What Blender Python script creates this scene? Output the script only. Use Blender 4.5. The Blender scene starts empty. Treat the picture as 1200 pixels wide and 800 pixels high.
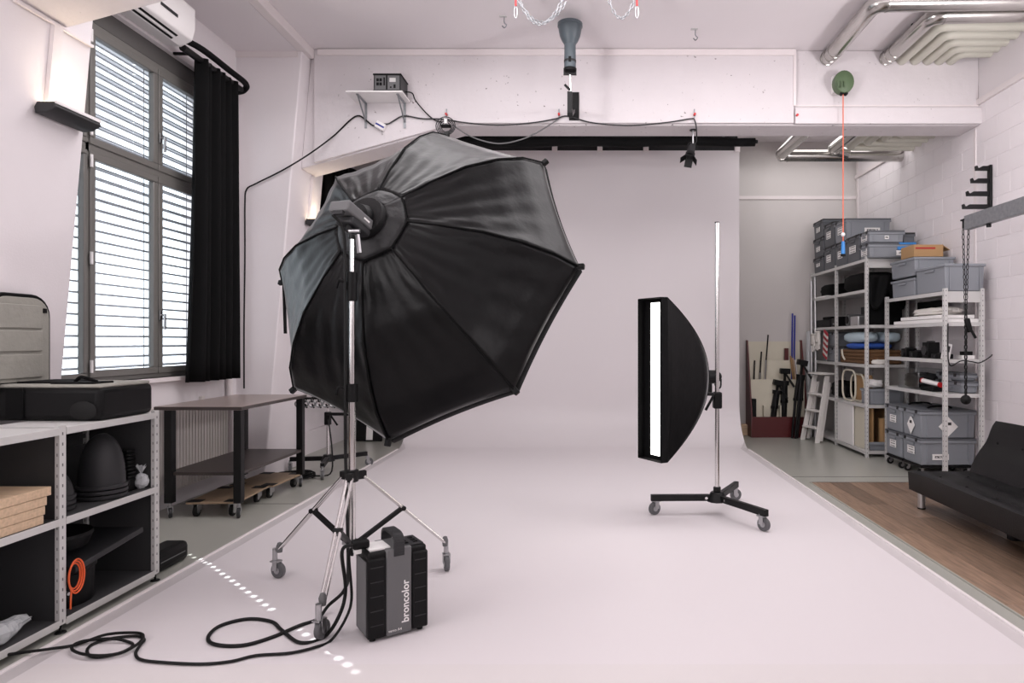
import bpy, math, random
from mathutils import Vector, Matrix
from math import sin, cos, pi, radians, sqrt, atan2, floor as fl
random.seed(7)
S = bpy.context.scene
COL = S.collection

# ------------------------------------------------------------------ camera, world, sun, area lights, exposure
F, CX, CY, CH = 770.0, 690.0, 400.0, 1.4          # focal length in px, vanishing point, camera height
cam_d = bpy.data.cameras.new('camera')
cam_d.sensor_width = 36.0
cam_d.lens = 36.0 * F / 1200.0
cam_d.shift_x = -(CX - 600.0) / 1200.0
cam_d.clip_start = 0.05
cam_o = bpy.data.objects.new('camera', cam_d)
cam_o.location = (0, 0, CH)
cam_o.rotation_euler = (pi / 2, 0, 0)
COL.objects.link(cam_o)
S.camera = cam_o

S.view_settings.view_transform = 'Standard'
S.view_settings.look = 'None'
S.view_settings.gamma = 1.0
S.view_settings.use_curve_mapping = False
S.view_settings.exposure = 0.18

world = bpy.data.worlds.new('World')
S.world = world
world.use_nodes = True
bg = world.node_tree.nodes['Background']
bg.inputs[0].default_value = (0.92, 0.96, 1.0, 1)
bg.inputs[1].default_value = 2.6


def light(name, kind, loc, target=None, **kw):
    d = bpy.data.lights.new(name, kind)
    for k, v in kw.items():
        setattr(d, k, v)
    o = bpy.data.objects.new(name, d)
    o.location = loc
    if target is not None:
        o.rotation_euler = (Vector(target) - Vector(loc)).to_track_quat('-Z', 'Y').to_euler()
    COL.objects.link(o)
    return o


SUN_DIR = Vector((0.721 , -0.692, -0.95)).normalized()
sun_o = light('sun', 'SUN', (-8, 9, 9), energy=13.0, angle=0.006, color=(1.0, 0.97, 0.93))
sun_o.rotation_euler = SUN_DIR.to_track_quat('-Z', 'Y').to_euler()
# unseen fill lights added to brighten the room
WARM = (1.0, 0.96, 0.975)
light('fill_middle_bay', 'AREA', (0.2, 4.75, 4.3), (0.2, 4.75, 0), shape='RECTANGLE', size=5.6, size_y=1.6, energy=106, color=WARM)  # added fill under the ceiling, in place of light bounced off it
light('fill_front_bay', 'AREA', (0.2, 0.6, 4.3), (0.2, 0.6, 0), shape='RECTANGLE', size=5.6, size_y=4.0, energy=6, color=WARM)  # added soft top light for the front part, out of view
light('fill_up_right', 'AREA', (3.75, 3.6, 2.7), (1.2, 5.4, 4.7), shape='RECTANGLE', size=0.6, size_y=0.4, energy=50, color=WARM)  # invented upward fill beyond the right edge, lifts the ceiling
light('fill_up_left', 'AREA', (-2.3, 2.1, 2.45), (0.0, 4.9, 4.6), shape='RECTANGLE', size=0.4, size_y=0.4, energy=16, spread=radians(90), color=WARM)  # added upward fill hanging free at the left, aimed at the ceiling
light('fill_left', 'AREA', (-3.4, 1.2, 2.4), (4, 2.6, 2.2), shape='RECTANGLE', size=3.0, size_y=2.4, energy=46, color=(1.0, 0.975, 0.99))  # daylight-like fill added where the left wall has no opening
light('fill_up_front_left', 'AREA', (-2.7, 0.2, 2.7), (-1.4, 1.6, 4.4), shape='RECTANGLE', size=0.6, size_y=0.4, energy=34, color=WARM)  # added fill shining up, so the front ceiling bounces light
light('fill_up_front_right', 'AREA', (3.6, 0.2, 2.7), (2.4, 1.6, 4.4), shape='RECTANGLE', size=0.6, size_y=0.4, energy=34, color=WARM)  # its added counterpart on the right, also out of view
light('fill_rear', 'AREA', (0.2, -3.2, 2.9), (0.2, 6, 3.1), shape='RECTANGLE', size=6.0, size_y=2.2, energy=45, color=(1.0, 0.965, 0.98))  # broad frontal fill added before the closed front wall
light('fill_storage', 'AREA', (3.0, 8.9, 4.3), (3.0, 8.9, 0), shape='RECTANGLE', size=1.6, size_y=1.2, energy=15, color=(1.0, 0.97, 0.96))  # added overhead fill that brightens the racks and boxes


# ------------------------------------------------------------------ helpers
def at(px, py, Y):
    return Vector(((px - CX) * Y / F, Y, CH - (py - CY) * Y / F))


def lin(c):
    c = c / 255.0
    return c / 12.92 if c <= 0.04045 else ((c + 0.055) / 1.055) ** 2.4


def rgb(t, k=1.0):
    return (min(1, lin(t[0]) * k), min(1, lin(t[1]) * k), min(1, lin(t[2]) * k), 1)


MATS = {}


def mat(name, col, rough=0.5, metal=0.0, var=0.06, scale=6.0, bump=0.0, bscale=60.0, spec=0.5, emit=None, estr=0.0, sheen=0.0, stretch=None, obj_random=0.0, alpha=None):
    if name in MATS:
        return MATS[name]
    m = bpy.data.materials.new(name)
    m.use_nodes = True
    nt = m.node_tree
    N, L = nt.nodes, nt.links
    b = N['Principled BSDF']
    tc = N.new('ShaderNodeTexCoord')
    src = tc.outputs['Object']
    if stretch:
        mp = N.new('ShaderNodeMapping')
        mp.inputs['Scale'].default_value = stretch
        L.new(src, mp.inputs['Vector'])
        src = mp.outputs['Vector']
    nz = N.new('ShaderNodeTexNoise')
    nz.inputs['Scale'].default_value = scale
    nz.inputs['Detail'].default_value = 5
    L.new(src, nz.inputs['Vector'])
    mx = N.new('ShaderNodeMix')
    mx.data_type = 'RGBA'
    mx.inputs[6].default_value = rgb(col, 1 - var)
    mx.inputs[7].default_value = rgb(col, 1 + var)
    L.new(nz.outputs['Fac'], mx.inputs[0])
    outc = mx.outputs[2]
    if obj_random:
        oi = N.new('ShaderNodeObjectInfo')
        mr = N.new('ShaderNodeMapRange')
        mr.inputs[3].default_value = 1 - obj_random
        mr.inputs[4].default_value = 1 + obj_random
        L.new(oi.outputs['Random'], mr.inputs[0])
        vm = N.new('ShaderNodeVectorMath')
        vm.operation = 'SCALE'
        L.new(outc, vm.inputs[0])
        L.new(mr.outputs[0], vm.inputs['Scale'])
        outc = vm.outputs[0]
    L.new(outc, b.inputs['Base Color'])
    b.inputs['Roughness'].default_value = rough
    b.inputs['Metallic'].default_value = metal
    b.inputs['Specular IOR Level'].default_value = spec
    if sheen:
        b.inputs['Sheen Weight'].default_value = sheen
        b.inputs['Sheen Roughness'].default_value = 0.22
    if bump:
        n2 = N.new('ShaderNodeTexNoise')
        n2.inputs['Scale'].default_value = bscale
        n2.inputs['Detail'].default_value = 4
        L.new(src, n2.inputs['Vector'])
        bp = N.new('ShaderNodeBump')
        bp.inputs['Strength'].default_value = bump
        bp.inputs['Distance'].default_value = 0.02
        L.new(n2.outputs['Fac'], bp.inputs['Height'])
        L.new(bp.outputs['Normal'], b.inputs['Normal'])
    if emit:
        b.inputs['Emission Color'].default_value = rgb(emit)
        b.inputs['Emission Strength'].default_value = estr
    if alpha is not None:
        b.inputs['Alpha'].default_value = alpha
    MATS[name] = m
    return m


def glass_mat(name, tint=(0.95, 0.98, 1.0), gloss=0.08, rough=0.02):
    m = bpy.data.materials.new(name)
    m.use_nodes = True
    nt = m.node_tree
    N, L = nt.nodes, nt.links
    N.remove(N['Principled BSDF'])
    t = N.new('ShaderNodeBsdfTransparent')
    t.inputs[0].default_value = (*tint, 1)
    g = N.new('ShaderNodeBsdfGlossy')
    g.inputs['Roughness'].default_value = rough
    mx = N.new('ShaderNodeMixShader')
    mx.inputs[0].default_value = gloss
    L.new(t.outputs[0], mx.inputs[1])
    L.new(g.outputs[0], mx.inputs[2])
    L.new(mx.outputs[0], N['Material Output'].inputs[0])
    MATS[name] = m
    return m


class MB:
    def __init__(self):
        self.v, self.f = [], []

    def add(self, vs, fs):
        o = len(self.v)
        self.v += [Vector(p) for p in vs]
        self.f += [[i + o for i in f] for f in fs]
        return self

    def box(self, x0, x1, y0, y1, z0, z1):
        x0, x1 = min(x0, x1), max(x0, x1)
        y0, y1 = min(y0, y1), max(y0, y1)
        z0, z1 = min(z0, z1), max(z0, z1)
        vs = [(x, y, z) for z in (z0, z1) for y in (y0, y1) for x in (x0, x1)]
        return self.add(vs, [[0, 2, 3, 1], [4, 5, 7, 6], [0, 1, 5, 4], [2, 6, 7, 3], [0, 4, 6, 2], [1, 3, 7, 5]])

    def obox(self, c, size, M=None, rz=0.0, taper=1.0):
        M = M or Matrix.Rotation(rz, 3, 'Z')
        c = Vector(c)
        vs = []
        for z in (-.5, .5):
            k = 1.0 if z > 0 else taper
            for y in (-.5, .5):
                for x in (-.5, .5):
                    vs.append(c + M @ Vector((x * size[0] * k, y * size[1] * k, z * size[2])))
        return self.add(vs, [[0, 2, 3, 1], [4, 5, 7, 6], [0, 1, 5, 4], [2, 6, 7, 3], [0, 4, 6, 2], [1, 3, 7, 5]])

    def bar(self, p0, p1, w, h, up=(0, 0, 1)):
        p0, p1 = Vector(p0), Vector(p1)
        d = (p1 - p0)
        Ln = d.length
        d.normalize()
        u = Vector(up)
        s = d.cross(u)
        if s.length < 1e-4:
            s = d.cross(Vector((1, 0, 0)))
        s.normalize()
        u = s.cross(d)
        M = Matrix((s, d, u)).transposed()
        return self.obox((p0 + p1) / 2, (w, Ln, h), M)

    def cyl(self, p0, p1, r0, r1=None, n=14, caps=True):
        r1 = r0 if r1 is None else r1
        p0, p1 = Vector(p0), Vector(p1)
        d = (p1 - p0).normalized()
        a = d.orthogonal().normalized()
        b = d.cross(a)
        vs = []
        for p, r in ((p0, r0), (p1, r1)):
            for i in range(n):
                t = 2 * pi * i / n
                vs.append(p + (a * cos(t) + b * sin(t)) * r)
        fs = [[i, (i + 1) % n, n + (i + 1) % n, n + i] for i in range(n)]
        if caps:
            fs += [list(range(n))[::-1], list(range(n, 2 * n))]
        return self.add(vs, fs)

    def tube(self, pts, r, n=7, closed=False):
        pts = [Vector(p) for p in pts]
        m = len(pts)
        rr = r if isinstance(r, (list, tuple)) else [r] * m
        vs = []
        prev = None
        for i, p in enumerate(pts):
            if closed:
                d = pts[(i + 1) % m] - pts[i - 1]
            else:
                d = pts[min(i + 1, m - 1)] - pts[max(i - 1, 0)]
            if d.length < 1e-9:
                d = Vector((0, 0, 1))
            d.normalize()
            a = d.orthogonal().normalized() if prev is None else (prev - d * prev.dot(d))
            if a.length < 1e-6:
                a = d.orthogonal()
            a.normalize()
            prev = a
            b = d.cross(a)
            for k in range(n):
                t = 2 * pi * k / n
                vs.append(p + (a * cos(t) + b * sin(t)) * rr[i])
        fs = []
        for i in range(m if closed else m - 1):
            j = (i + 1) % m
            for k in range(n):
                k2 = (k + 1) % n
                fs.append([i * n + k, i * n + k2, j * n + k2, j * n + k])
        if not closed:
            fs += [list(range(n))[::-1], [(m - 1) * n + k for k in range(n)]]
        return self.add(vs, fs)

    def lathe(self, prof, c=(0, 0, 0), n=24, M=None, sx=1.0, sy=1.0):
        M = M or Matrix.Identity(3)
        c = Vector(c)
        vs, fs = [], []
        for r, z in prof:
            for i in range(n):
                t = 2 * pi * i / n
                vs.append(c + M @ Vector((r * cos(t) * sx, r * sin(t) * sy, z)))
        for j in range(len(prof) - 1):
            for i in range(n):
                k = (i + 1) % n
                fs.append([j * n + i, j * n + k, (j + 1) * n + k, (j + 1) * n + i])
        if prof[0][0] > 1e-6:
            fs.append(list(range(n))[::-1])
        if prof[-1][0] > 1e-6:
            fs.append([(len(prof) - 1) * n + i for i in range(n)])
        return self.add(vs, fs)

    def prism(self, poly, axis, a0, a1):
        n = len(poly)
        vs = []
        for a in (a0, a1):
            for (u, w) in poly:
                vs.append({'x': (a, u, w), 'y': (u, a, w), 'z': (u, w, a)}[axis])
        fs = [[i, (i + 1) % n, n + (i + 1) % n, n + i] for i in range(n)] + [list(range(n))[::-1], list(range(n, 2 * n))]
        return self.add(vs, fs)

    def grid(self, fn, nu, nv, thick=None):
        o = len(self.v)
        for i in range(nu + 1):
            for j in range(nv + 1):
                self.v.append(Vector(fn(i / nu, j / nv)))
        for i in range(nu):
            for j in range(nv):
                a = o + i * (nv + 1) + j
                self.f.append([a, a + nv + 1, a + nv + 2, a + 1])
        return self

    def ball(self, c, r, n=12, m=8, s=(1, 1, 1), M=None):
        prof = [(max(1e-7, sin(pi * j / m)) * r, -cos(pi * j / m) * r) for j in range(m + 1)]
        M = (M or Matrix.Identity(3)) @ Matrix.Diagonal(s)
        return self.lathe(prof, c, n, M)

    def build(self, name, m, parent=None, smooth=35, bevel=0.0, seg=2, solid=0.0, subd=0, kind=None, label=None, local=False):
        me = bpy.data.meshes.new(name)
        vs = self.v
        if parent is not None and not local:
            root = parent
            while root.parent is not None:
                root = root.parent
            inv = root.matrix_basis.inverted()
            vs = [inv @ p for p in vs]
        me.from_pydata([tuple(p) for p in vs], [], self.f)
        me.validate()
        import bmesh
        bm = bmesh.new()
        bm.from_mesh(me)
        bmesh.ops.recalc_face_normals(bm, faces=bm.faces)
        bm.to_mesh(me)
        bm.free()
        if smooth:
            me.shade_smooth()
            me.set_sharp_from_angle(angle=radians(smooth))
        o = bpy.data.objects.new(name, me)
        COL.objects.link(o)
        if m is not None:
            me.materials.append(MATS[m] if isinstance(m, str) else m)
        if parent is not None:
            o.parent = parent
        if solid:
            md = o.modifiers.new('solid', 'SOLIDIFY')
            md.thickness = solid
            md.offset = 0
        if bevel:
            md = o.modifiers.new('bevel', 'BEVEL')
            md.width = bevel
            md.segments = seg
            md.limit_method = 'ANGLE'
            md.angle_limit = radians(40)
        if subd:
            md = o.modifiers.new('sub', 'SUBSURF')
            md.levels = md.render_levels = subd
        if kind:
            o['kind'] = kind
        if label:
            o['label'] = label
        return o


def thing(name, label, cat, loc=(0, 0, 0), rz=0.0, group=None, rot=None):
    o = bpy.data.objects.new(name, None)
    o.empty_display_size = 0.1
    COL.objects.link(o)
    o.location = loc
    o.rotation_euler = rot if rot is not None else (0, 0, rz)
    o.matrix_basis = Matrix.LocRotScale(Vector(loc), o.rotation_euler.to_quaternion(), None)
    o['label'] = label
    o['category'] = cat
    if group:
        o['group'] = group
    return o


def tag(o, label, cat, group=None, kind=None):
    o['label'] = label
    if cat:
        o['category'] = cat
    if group:
        o['group'] = group
    if kind:
        o['kind'] = kind
    # move the origin of a one-mesh thing to its base
    if o.type == 'MESH' and o.parent is None and o.location.length == 0 and len(o.data.vertices):
        co = [v.co for v in o.data.vertices]
        c = Vector(((min(p.x for p in co) + max(p.x for p in co)) / 2, (min(p.y for p in co) + max(p.y for p in co)) / 2, min(p.z for p in co)))
        o.data.transform(Matrix.Translation(-c))
        o.location = c
    return o


def struct(name, label=None, loc=(0, 0, 0)):
    o = bpy.data.objects.new(name, None)
    o.empty_display_size = 0.1
    COL.objects.link(o)
    o.location = loc
    o.matrix_basis = Matrix.Translation(Vector(loc))
    o['kind'] = 'structure'
    if label:
        o['label'] = label
    return o


def copy_tree(o, parent=None):
    c = o.copy()
    COL.objects.link(c)
    c.parent = parent
    for ch in list(o.children):
        copy_tree(ch, c)
    return c


def spl(pts, n=8, closed=False):
    pts = [Vector(p) for p in pts]
    m = len(pts)
    out = []
    for i in range(m if closed else m - 1):
        if closed:
            p0, p1, p2, p3 = pts[i - 1], pts[i], pts[(i + 1) % m], pts[(i + 2) % m]
        else:
            p0, p1, p2, p3 = pts[max(i - 1, 0)], pts[i], pts[i + 1], pts[min(i + 2, m - 1)]
        for k in range(n):
            t = k / n
            out.append(0.5 * (2 * p1 + (p2 - p0) * t + (2 * p0 - 5 * p1 + 4 * p2 - p3) * t * t + (3 * p1 - p0 - 3 * p2 + p3) * t ** 3))
    if not closed:
        out.append(pts[-1])
    return out


def frame_of(n, up=(0, 0, 1)):
    """3x3 matrix whose local z runs along n"""
    n = Vector(n).normalized()
    u = n.cross(Vector(up))
    if u.length < 1e-4:
        u = n.orthogonal()
    u.normalize()
    v = u.cross(n)
    return Matrix((u, -v, n)).transposed() if False else Matrix((u, v * 1.0, n)).transposed()


def text_mesh(name, txt, size, m, parent, M4, extrude=0.0006, bold=0.0, align='LEFT'):
    cu = bpy.data.curves.new(name, 'FONT')
    cu.body = txt
    cu.size = size
    cu.extrude = extrude
    cu.offset = bold
    cu.align_x = align
    cu.resolution_u = 3
    tmp = bpy.data.objects.new(name + '_tmp', cu)
    me = bpy.data.meshes.new_from_object(tmp)
    bpy.data.objects.remove(tmp)
    me.transform(M4)
    o = bpy.data.objects.new(name, me)
    COL.objects.link(o)
    me.materials.clear()
    me.materials.append(MATS[m])
    o.parent = parent
    return o


# ------------------------------------------------------------------ materials
mat('wall_paint', (228, 222, 224), 0.7, var=0.03, scale=2.5, bump=0.06, bscale=90)
mat('beam_paint', (214, 208, 210), 0.7, var=0.04, scale=3, bump=0.25, bscale=14)
mat('ceiling_paint', (230, 224, 226), 0.75, var=0.03, scale=1.5, bump=0.08, bscale=50)
mat('back_paint', (205, 200, 198), 0.7, var=0.03, scale=2)
mat('block_paint', (231, 225, 227), 0.65, var=0.03, scale=5, bump=0.15, bscale=55, obj_random=0.03)
mat('cyc_paint', (221, 215, 217), 0.5, var=0.012, scale=1.2)
mat('cyc_edge', (208, 202, 203), 0.5, var=0.03)
mat('cyc_trim', (232, 226, 226), 0.5, var=0.02)
mat('epoxy', (166, 166, 158), 0.28, var=0.06, scale=1.5)
mat('seam', (70, 70, 66), 0.6)
mat('white_trim', (228, 220, 220), 0.5, var=0.02)
mat('window_grey', (112, 110, 106), 0.4, var=0.03)
mat('window_dark', (84, 82, 80), 0.5, var=0.03)
mat('slat_paint', (168, 168, 172), 0.45, var=0.02)
mat('white_plastic', (236, 233, 232), 0.4, var=0.015)
mat('radiator_paint', (226, 220, 216), 0.4, var=0.02)
mat('black_cloth', (8, 8, 9), 0.85, var=0.2, scale=12, spec=0.2)
mat('black_metal', (13, 13, 14), 0.45, var=0.08, spec=0.3)
mat('black_plastic', (11, 11, 12), 0.5, var=0.1, scale=14, spec=0.2)
mat('black_rubber', (13, 13, 13), 0.6, var=0.1, spec=0.3)
mat('grey_rubber', (92, 92, 94), 0.6)
mat('dark_grey', (40, 40, 42), 0.5, var=0.08, spec=0.4)
mat('mid_grey', (98, 98, 99), 0.5, var=0.05)
mat('head_grey', (78, 88, 94), 0.42, var=0.05)
mat('chrome', (215, 213, 212), 0.16, 1.0, var=0.03)
mat('steel', (178, 178, 180), 0.3, 1.0, var=0.06)
mat('galvanised', (150, 153, 156), 0.42, 0.75, var=0.3, scale=30)
mat('rack_paint', (200, 199, 197), 0.45, var=0.03)
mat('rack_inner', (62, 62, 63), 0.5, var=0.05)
mat('box_grey', (136, 140, 146), 0.5, var=0.04)
mat('box_dark', (92, 95, 100), 0.5, var=0.04)
mat('paper_white', (238, 236, 234), 0.6, var=0.02)
mat('cream_board', (214, 208, 190), 0.6, var=0.04)
mat('dark_red', (82, 20, 22), 0.45, var=0.1)
mat('cardboard', (176, 140, 98), 0.8, var=0.08)
mat('tape_red', (170, 40, 34), 0.5)
mat('wood_board', (206, 178, 148), 0.6, var=0.35, scale=5, stretch=(1, 14, 14))
mat('wood_edge', (196, 166, 130), 0.7, var=0.3, scale=30)
mat('dolly_ply', (152, 130, 106), 0.6, var=0.16, scale=6, stretch=(8, 1, 1))
mat('octa_nylon', (7, 7, 8), 0.36, var=0.12, scale=5, bump=0.2, bscale=9, spec=0.22, sheen=0.4)
mat('octa_hub', (20, 20, 22), 0.55, var=0.15, scale=9, bump=0.5, bscale=16)
mat('leather', (10, 10, 11), 0.38, var=0.12, scale=10, bump=0.12, bscale=120, spec=0.28)
mat('galv_pipe', (190, 188, 184), 0.22, 1.0, var=0.12, scale=3)
mat('duct_white', (198, 196, 184), 0.5, var=0.03)
mat('green_paint', (84, 104, 74), 0.5, var=0.1)
mat('orange_cord', (220, 110, 84), 0.5)
mat('blue_plastic', (52, 130, 200), 0.4)
mat('blue_cloth', (44, 84, 170), 0.8, var=0.1)
mat('navy', (34, 44, 140), 0.45)
mat('pale_blue', (186, 204, 212), 0.85, var=0.08, bump=0.3, bscale=12)
mat('wicker', (104, 74, 46), 0.8, var=0.4, scale=40, stretch=(1, 1, 3))
mat('white_cloth', (226, 222, 216), 0.85, var=0.08, bump=0.4, bscale=14)
mat('red_cloth', (168, 44, 56), 0.8, var=0.15)
mat('red_paint', (196, 30, 34), 0.4)
mat('lining', (150, 148, 140), 0.85, var=0.12, scale=8, bump=0.3, bscale=20)
mat('orange', (232, 98, 48), 0.5)
mat('aluminium', (205, 205, 206), 0.35, 0.9, var=0.08)
mat('ladder_white', (232, 228, 224), 0.5, var=0.03)
mat('tabletop', (142, 128, 122), 0.28, var=0.08, scale=4)
mat('dark_brown', (58, 50, 47), 0.4, var=0.08)
mat('print_black', (40, 40, 42), 0.6)
mat('lamp_glow', (255, 240, 220), 0.5, emit=(255, 226, 190), estr=4.0)
mat('strip_glow', (255, 250, 244), 0.5, emit=(255, 250, 244), estr=4.0)
mat('bag_plastic', (225, 228, 230), 0.2, var=0.06, bump=0.6, bscale=30, alpha=0.6)
glass_mat('pane_glass')
glass_mat('clear_plastic', (0.85, 0.87, 0.88), 0.18, 0.12)


def pitted(name):
    """small dark pores of cast concrete under the paint"""
    nt = MATS[name].node_tree
    N, L = nt.nodes, nt.links
    b = N['Principled BSDF']
    old = b.inputs['Base Color'].links[0].from_socket
    tc = N.new('ShaderNodeTexCoord')
    n1 = N.new('ShaderNodeTexNoise')
    n1.inputs['Scale'].default_value = 26
    n1.inputs['Detail'].default_value = 2
    n2 = N.new('ShaderNodeTexNoise')
    n2.inputs['Scale'].default_value = 1.6
    for n in (n1, n2):
        L.new(tc.outputs['Object'], n.inputs['Vector'])
    g1 = N.new('ShaderNodeMapRange')
    g1.inputs[1].default_value, g1.inputs[2].default_value = .70, .76
    L.new(n1.outputs['Fac'], g1.inputs[0])
    g2 = N.new('ShaderNodeMapRange')
    g2.inputs[1].default_value, g2.inputs[2].default_value = .42, .6
    L.new(n2.outputs['Fac'], g2.inputs[0])
    mu = N.new('ShaderNodeMath')
    mu.operation = 'MULTIPLY'
    L.new(g1.outputs[0], mu.inputs[0])
    L.new(g2.outputs[0], mu.inputs[1])
    mx = N.new('ShaderNodeMix')
    mx.data_type = 'RGBA'
    L.new(mu.outputs[0], mx.inputs[0])
    L.new(old, mx.inputs[6])
    mx.inputs[7].default_value = rgb((120, 112, 112))
    L.new(mx.outputs[2], b.inputs['Base Color'])


pitted('beam_paint')


def perforated(name, base, hole=(96, 96, 96), pitch=0.05, frac=0.28, half=0.1):
    m = mat(name, base, 0.45, var=0.03)
    nt = m.node_tree
    N, L = nt.nodes, nt.links
    b = N['Principled BSDF']
    old = b.inputs['Base Color'].links[0].from_socket
    tc = N.new('ShaderNodeTexCoord')
    so = N.new('ShaderNodeSeparateXYZ')
    L.new(tc.outputs['Object'], so.inputs[0])
    sg = N.new('ShaderNodeSeparateXYZ')
    L.new(tc.outputs['Generated'], sg.inputs[0])

    def mth(op, a, bb=None):
        n = N.new('ShaderNodeMath')
        n.operation = op
        for i, x in enumerate((a, bb)):
            if x is None:
                continue
            if isinstance(x, (int, float)):
                n.inputs[i].default_value = x
            else:
                L.new(x, n.inputs[i])
        return n.outputs[0]
    fr = mth('LESS_THAN', mth('FRACT', mth('DIVIDE', so.outputs[2], pitch)), frac)
    gx = mth('LESS_THAN', mth('ABSOLUTE', mth('SUBTRACT', sg.outputs[0], 0.5)), half)
    gy = mth('LESS_THAN', mth('ABSOLUTE', mth('SUBTRACT', sg.outputs[1], 0.5)), half)
    fac = mth('MULTIPLY', fr, mth('MAXIMUM', gx, gy))
    mx = N.new('ShaderNodeMix')
    mx.data_type = 'RGBA'
    L.new(fac, mx.inputs[0])
    L.new(old, mx.inputs[6])
    mx.inputs[7].default_value = rgb(hole)
    L.new(mx.outputs[2], b.inputs['Base Color'])


perforated('rack_post', (202, 201, 199))


def print_lines(name, base=(238, 236, 234), ink=(70, 70, 72), n=3.0):
    """a white sticker with a few printed lines"""
    m = mat(name, base, 0.6, var=0.01)
    nt = m.node_tree
    N, L = nt.nodes, nt.links
    b = N['Principled BSDF']
    old = b.inputs['Base Color'].links[0].from_socket
    tc = N.new('ShaderNodeTexCoord')
    sg = N.new('ShaderNodeSeparateXYZ')
    L.new(tc.outputs['Generated'], sg.inputs[0])

    def mth(op, a, bb=None):
        q = N.new('ShaderNodeMath')
        q.operation = op
        for i, x in enumerate((a, bb)):
            if x is None:
                continue
            if isinstance(x, (int, float)):
                q.inputs[i].default_value = x
            else:
                L.new(x, q.inputs[i])
        return q.outputs[0]
    row = mth('LESS_THAN', mth('ABSOLUTE', mth('SUBTRACT', mth('FRACT', mth('MULTIPLY', sg.outputs[2], n)), 0.5)), 0.2)
    ix = mth('LESS_THAN', mth('ABSOLUTE', mth('SUBTRACT', sg.outputs[0], 0.5)), 0.36)
    iy = mth('LESS_THAN', mth('ABSOLUTE', mth('SUBTRACT', sg.outputs[1], 0.5)), 0.36)
    nz = N.new('ShaderNodeTexNoise')
    nz.inputs['Scale'].default_value = 120
    L.new(tc.outputs['Object'], nz.inputs['Vector'])
    fac = mth('MULTIPLY', mth('MULTIPLY', row, mth('MAXIMUM', ix, iy)), mth('GREATER_THAN', nz.outputs['Fac'], 0.45))
    mx = N.new('ShaderNodeMix')
    mx.data_type = 'RGBA'
    L.new(fac, mx.inputs[0])
    L.new(old, mx.inputs[6])
    mx.inputs[7].default_value = rgb(ink)
    L.new(mx.outputs[2], b.inputs['Base Color'])


print_lines('sticker')
print_lines('sticker_one', n=1.0)


def plank_mat():
    m = mat('laminate', (130, 107, 89), 0.38, var=0.85, scale=4.0, stretch=(11, 1.0, 1), bump=0.05, bscale=8, obj_random=0.3)
    return m


plank_mat()

# ------------------------------------------------------------------ the room shell
XL, XR, YB, YF, ZC = -3.55, 4.05, 9.95, -3.4, 4.42
o = MB().box(XL - .4, XR + .3, YF - .3, YB + .3, -.2, 0).build('floor', 'epoxy')
o['kind'] = 'structure'
o['label'] = 'grey green epoxy studio floor'
for (x0, x1, y) in ((2.08, XR, 6.8), (XL, -2.5, 5.67)):
    MB().box(x0, x1, y - .006, y + .006, 0.0002, .0012).build('floor_seam', 'seam', o)

o = MB().box(XL - .4, XR + .3, YF - .3, YB + .3, ZC, ZC + .2).build('ceiling', 'ceiling_paint')
o['kind'] = 'structure'
o['label'] = 'white painted concrete ceiling'
o = MB().box(XL - .4, XR + .3, YB, YB + .2, 0, ZC).build('wall_back', 'back_paint')
o['kind'] = 'structure'
MB().box(1.9, XR, YB - .015, YB, 3.55, 3.6).build('ledge', 'white_trim', o)
o = MB().box(XL - .4, XR + .3, YF - .2, YF, 0, ZC).build('wall_front', 'wall_paint')
o['kind'] = 'structure'

# left wall with the window opening
WY0, WY1, WZ0, WZ1 = 3.97, 6.26, 1.10, 3.86
w = MB()
w.box(XL - .32, XL, YF, WY0, 0, ZC).box(XL - .32, XL, WY1, YB, 0, ZC)
w.box(XL - .32, XL, WY0, WY1, 0, WZ0).box(XL - .32, XL, WY0, WY1, WZ1, ZC)
wall_left = w.build('wall_left', 'wall_paint')
wall_left['kind'] = 'structure'
MB().box(XL, XL + .06, 7.4, YB, 0, .28).build('plinth', 'wall_paint', wall_left)
MB().box(XL - .12, XL + .05, WY0 + .002, WY1 - .002, WZ0 - .035, WZ0).build('window_sill', 'white_trim', wall_left, bevel=.004)
# pipe by the window corner
MB().cyl((XL + .04, 6.42, .3), (XL + .04, 6.42, 3.75), .03).build('pipe', 'white_trim', wall_left)

# right wall: painted concrete blocks
wr = MB().box(XR - .0005, XR + .3, YF, YB, 0, ZC).build('wall_right', 'wall_paint')
wr['kind'] = 'structure'
wr['label'] = 'white painted concrete block wall'
BL, BH = .405, .2026
full = MB().box(-.004, .012, .0022, BL - .0022, .0022, BH - .0022).build('block', 'block_paint', wr, smooth=0, bevel=.003, seg=1)
half = MB().box(-.004, .012, .0022, BL / 2 - .0022, .0022, BH - .0022).build('block', 'block_paint', wr, smooth=0, bevel=.003, seg=1)
first = {id(full): True, id(half): True}
for r in range(19):
    y = YB
    k = 0
    while y > 5.62:
        src, ln = (half, BL / 2) if (k == 0 and r % 2) else (full, BL)
        if first[id(src)]:
            b = src
            first[id(src)] = False
        else:
            b = src.copy()
            COL.objects.link(b)
        b.location = (XR, y - ln, r * BH)
        y -= ln
        k += 1
MB().box(XR - .005, XR + .012, YF, y, 0, 19 * BH).build('wall_face', 'block_paint', wr)
MB().box(XR - .03, XR + .012, YF, YB, 19 * BH, 19 * BH + .06).build('ledge', 'white_trim', wr, bevel=.004)
MB().box(XR - .012, XR + .012, 6.86, 6.9, .1, 3.62).build('conduit', 'white_trim', wr)
MB().box(XR - .02, XR + .012, 9.85, 9.9, 0, 4.1).build('conduit', 'white_trim', wr)


# portal frames: leaning column, haunch and beam
def colx(z):
    return -3.27 + .0885 * z


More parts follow.
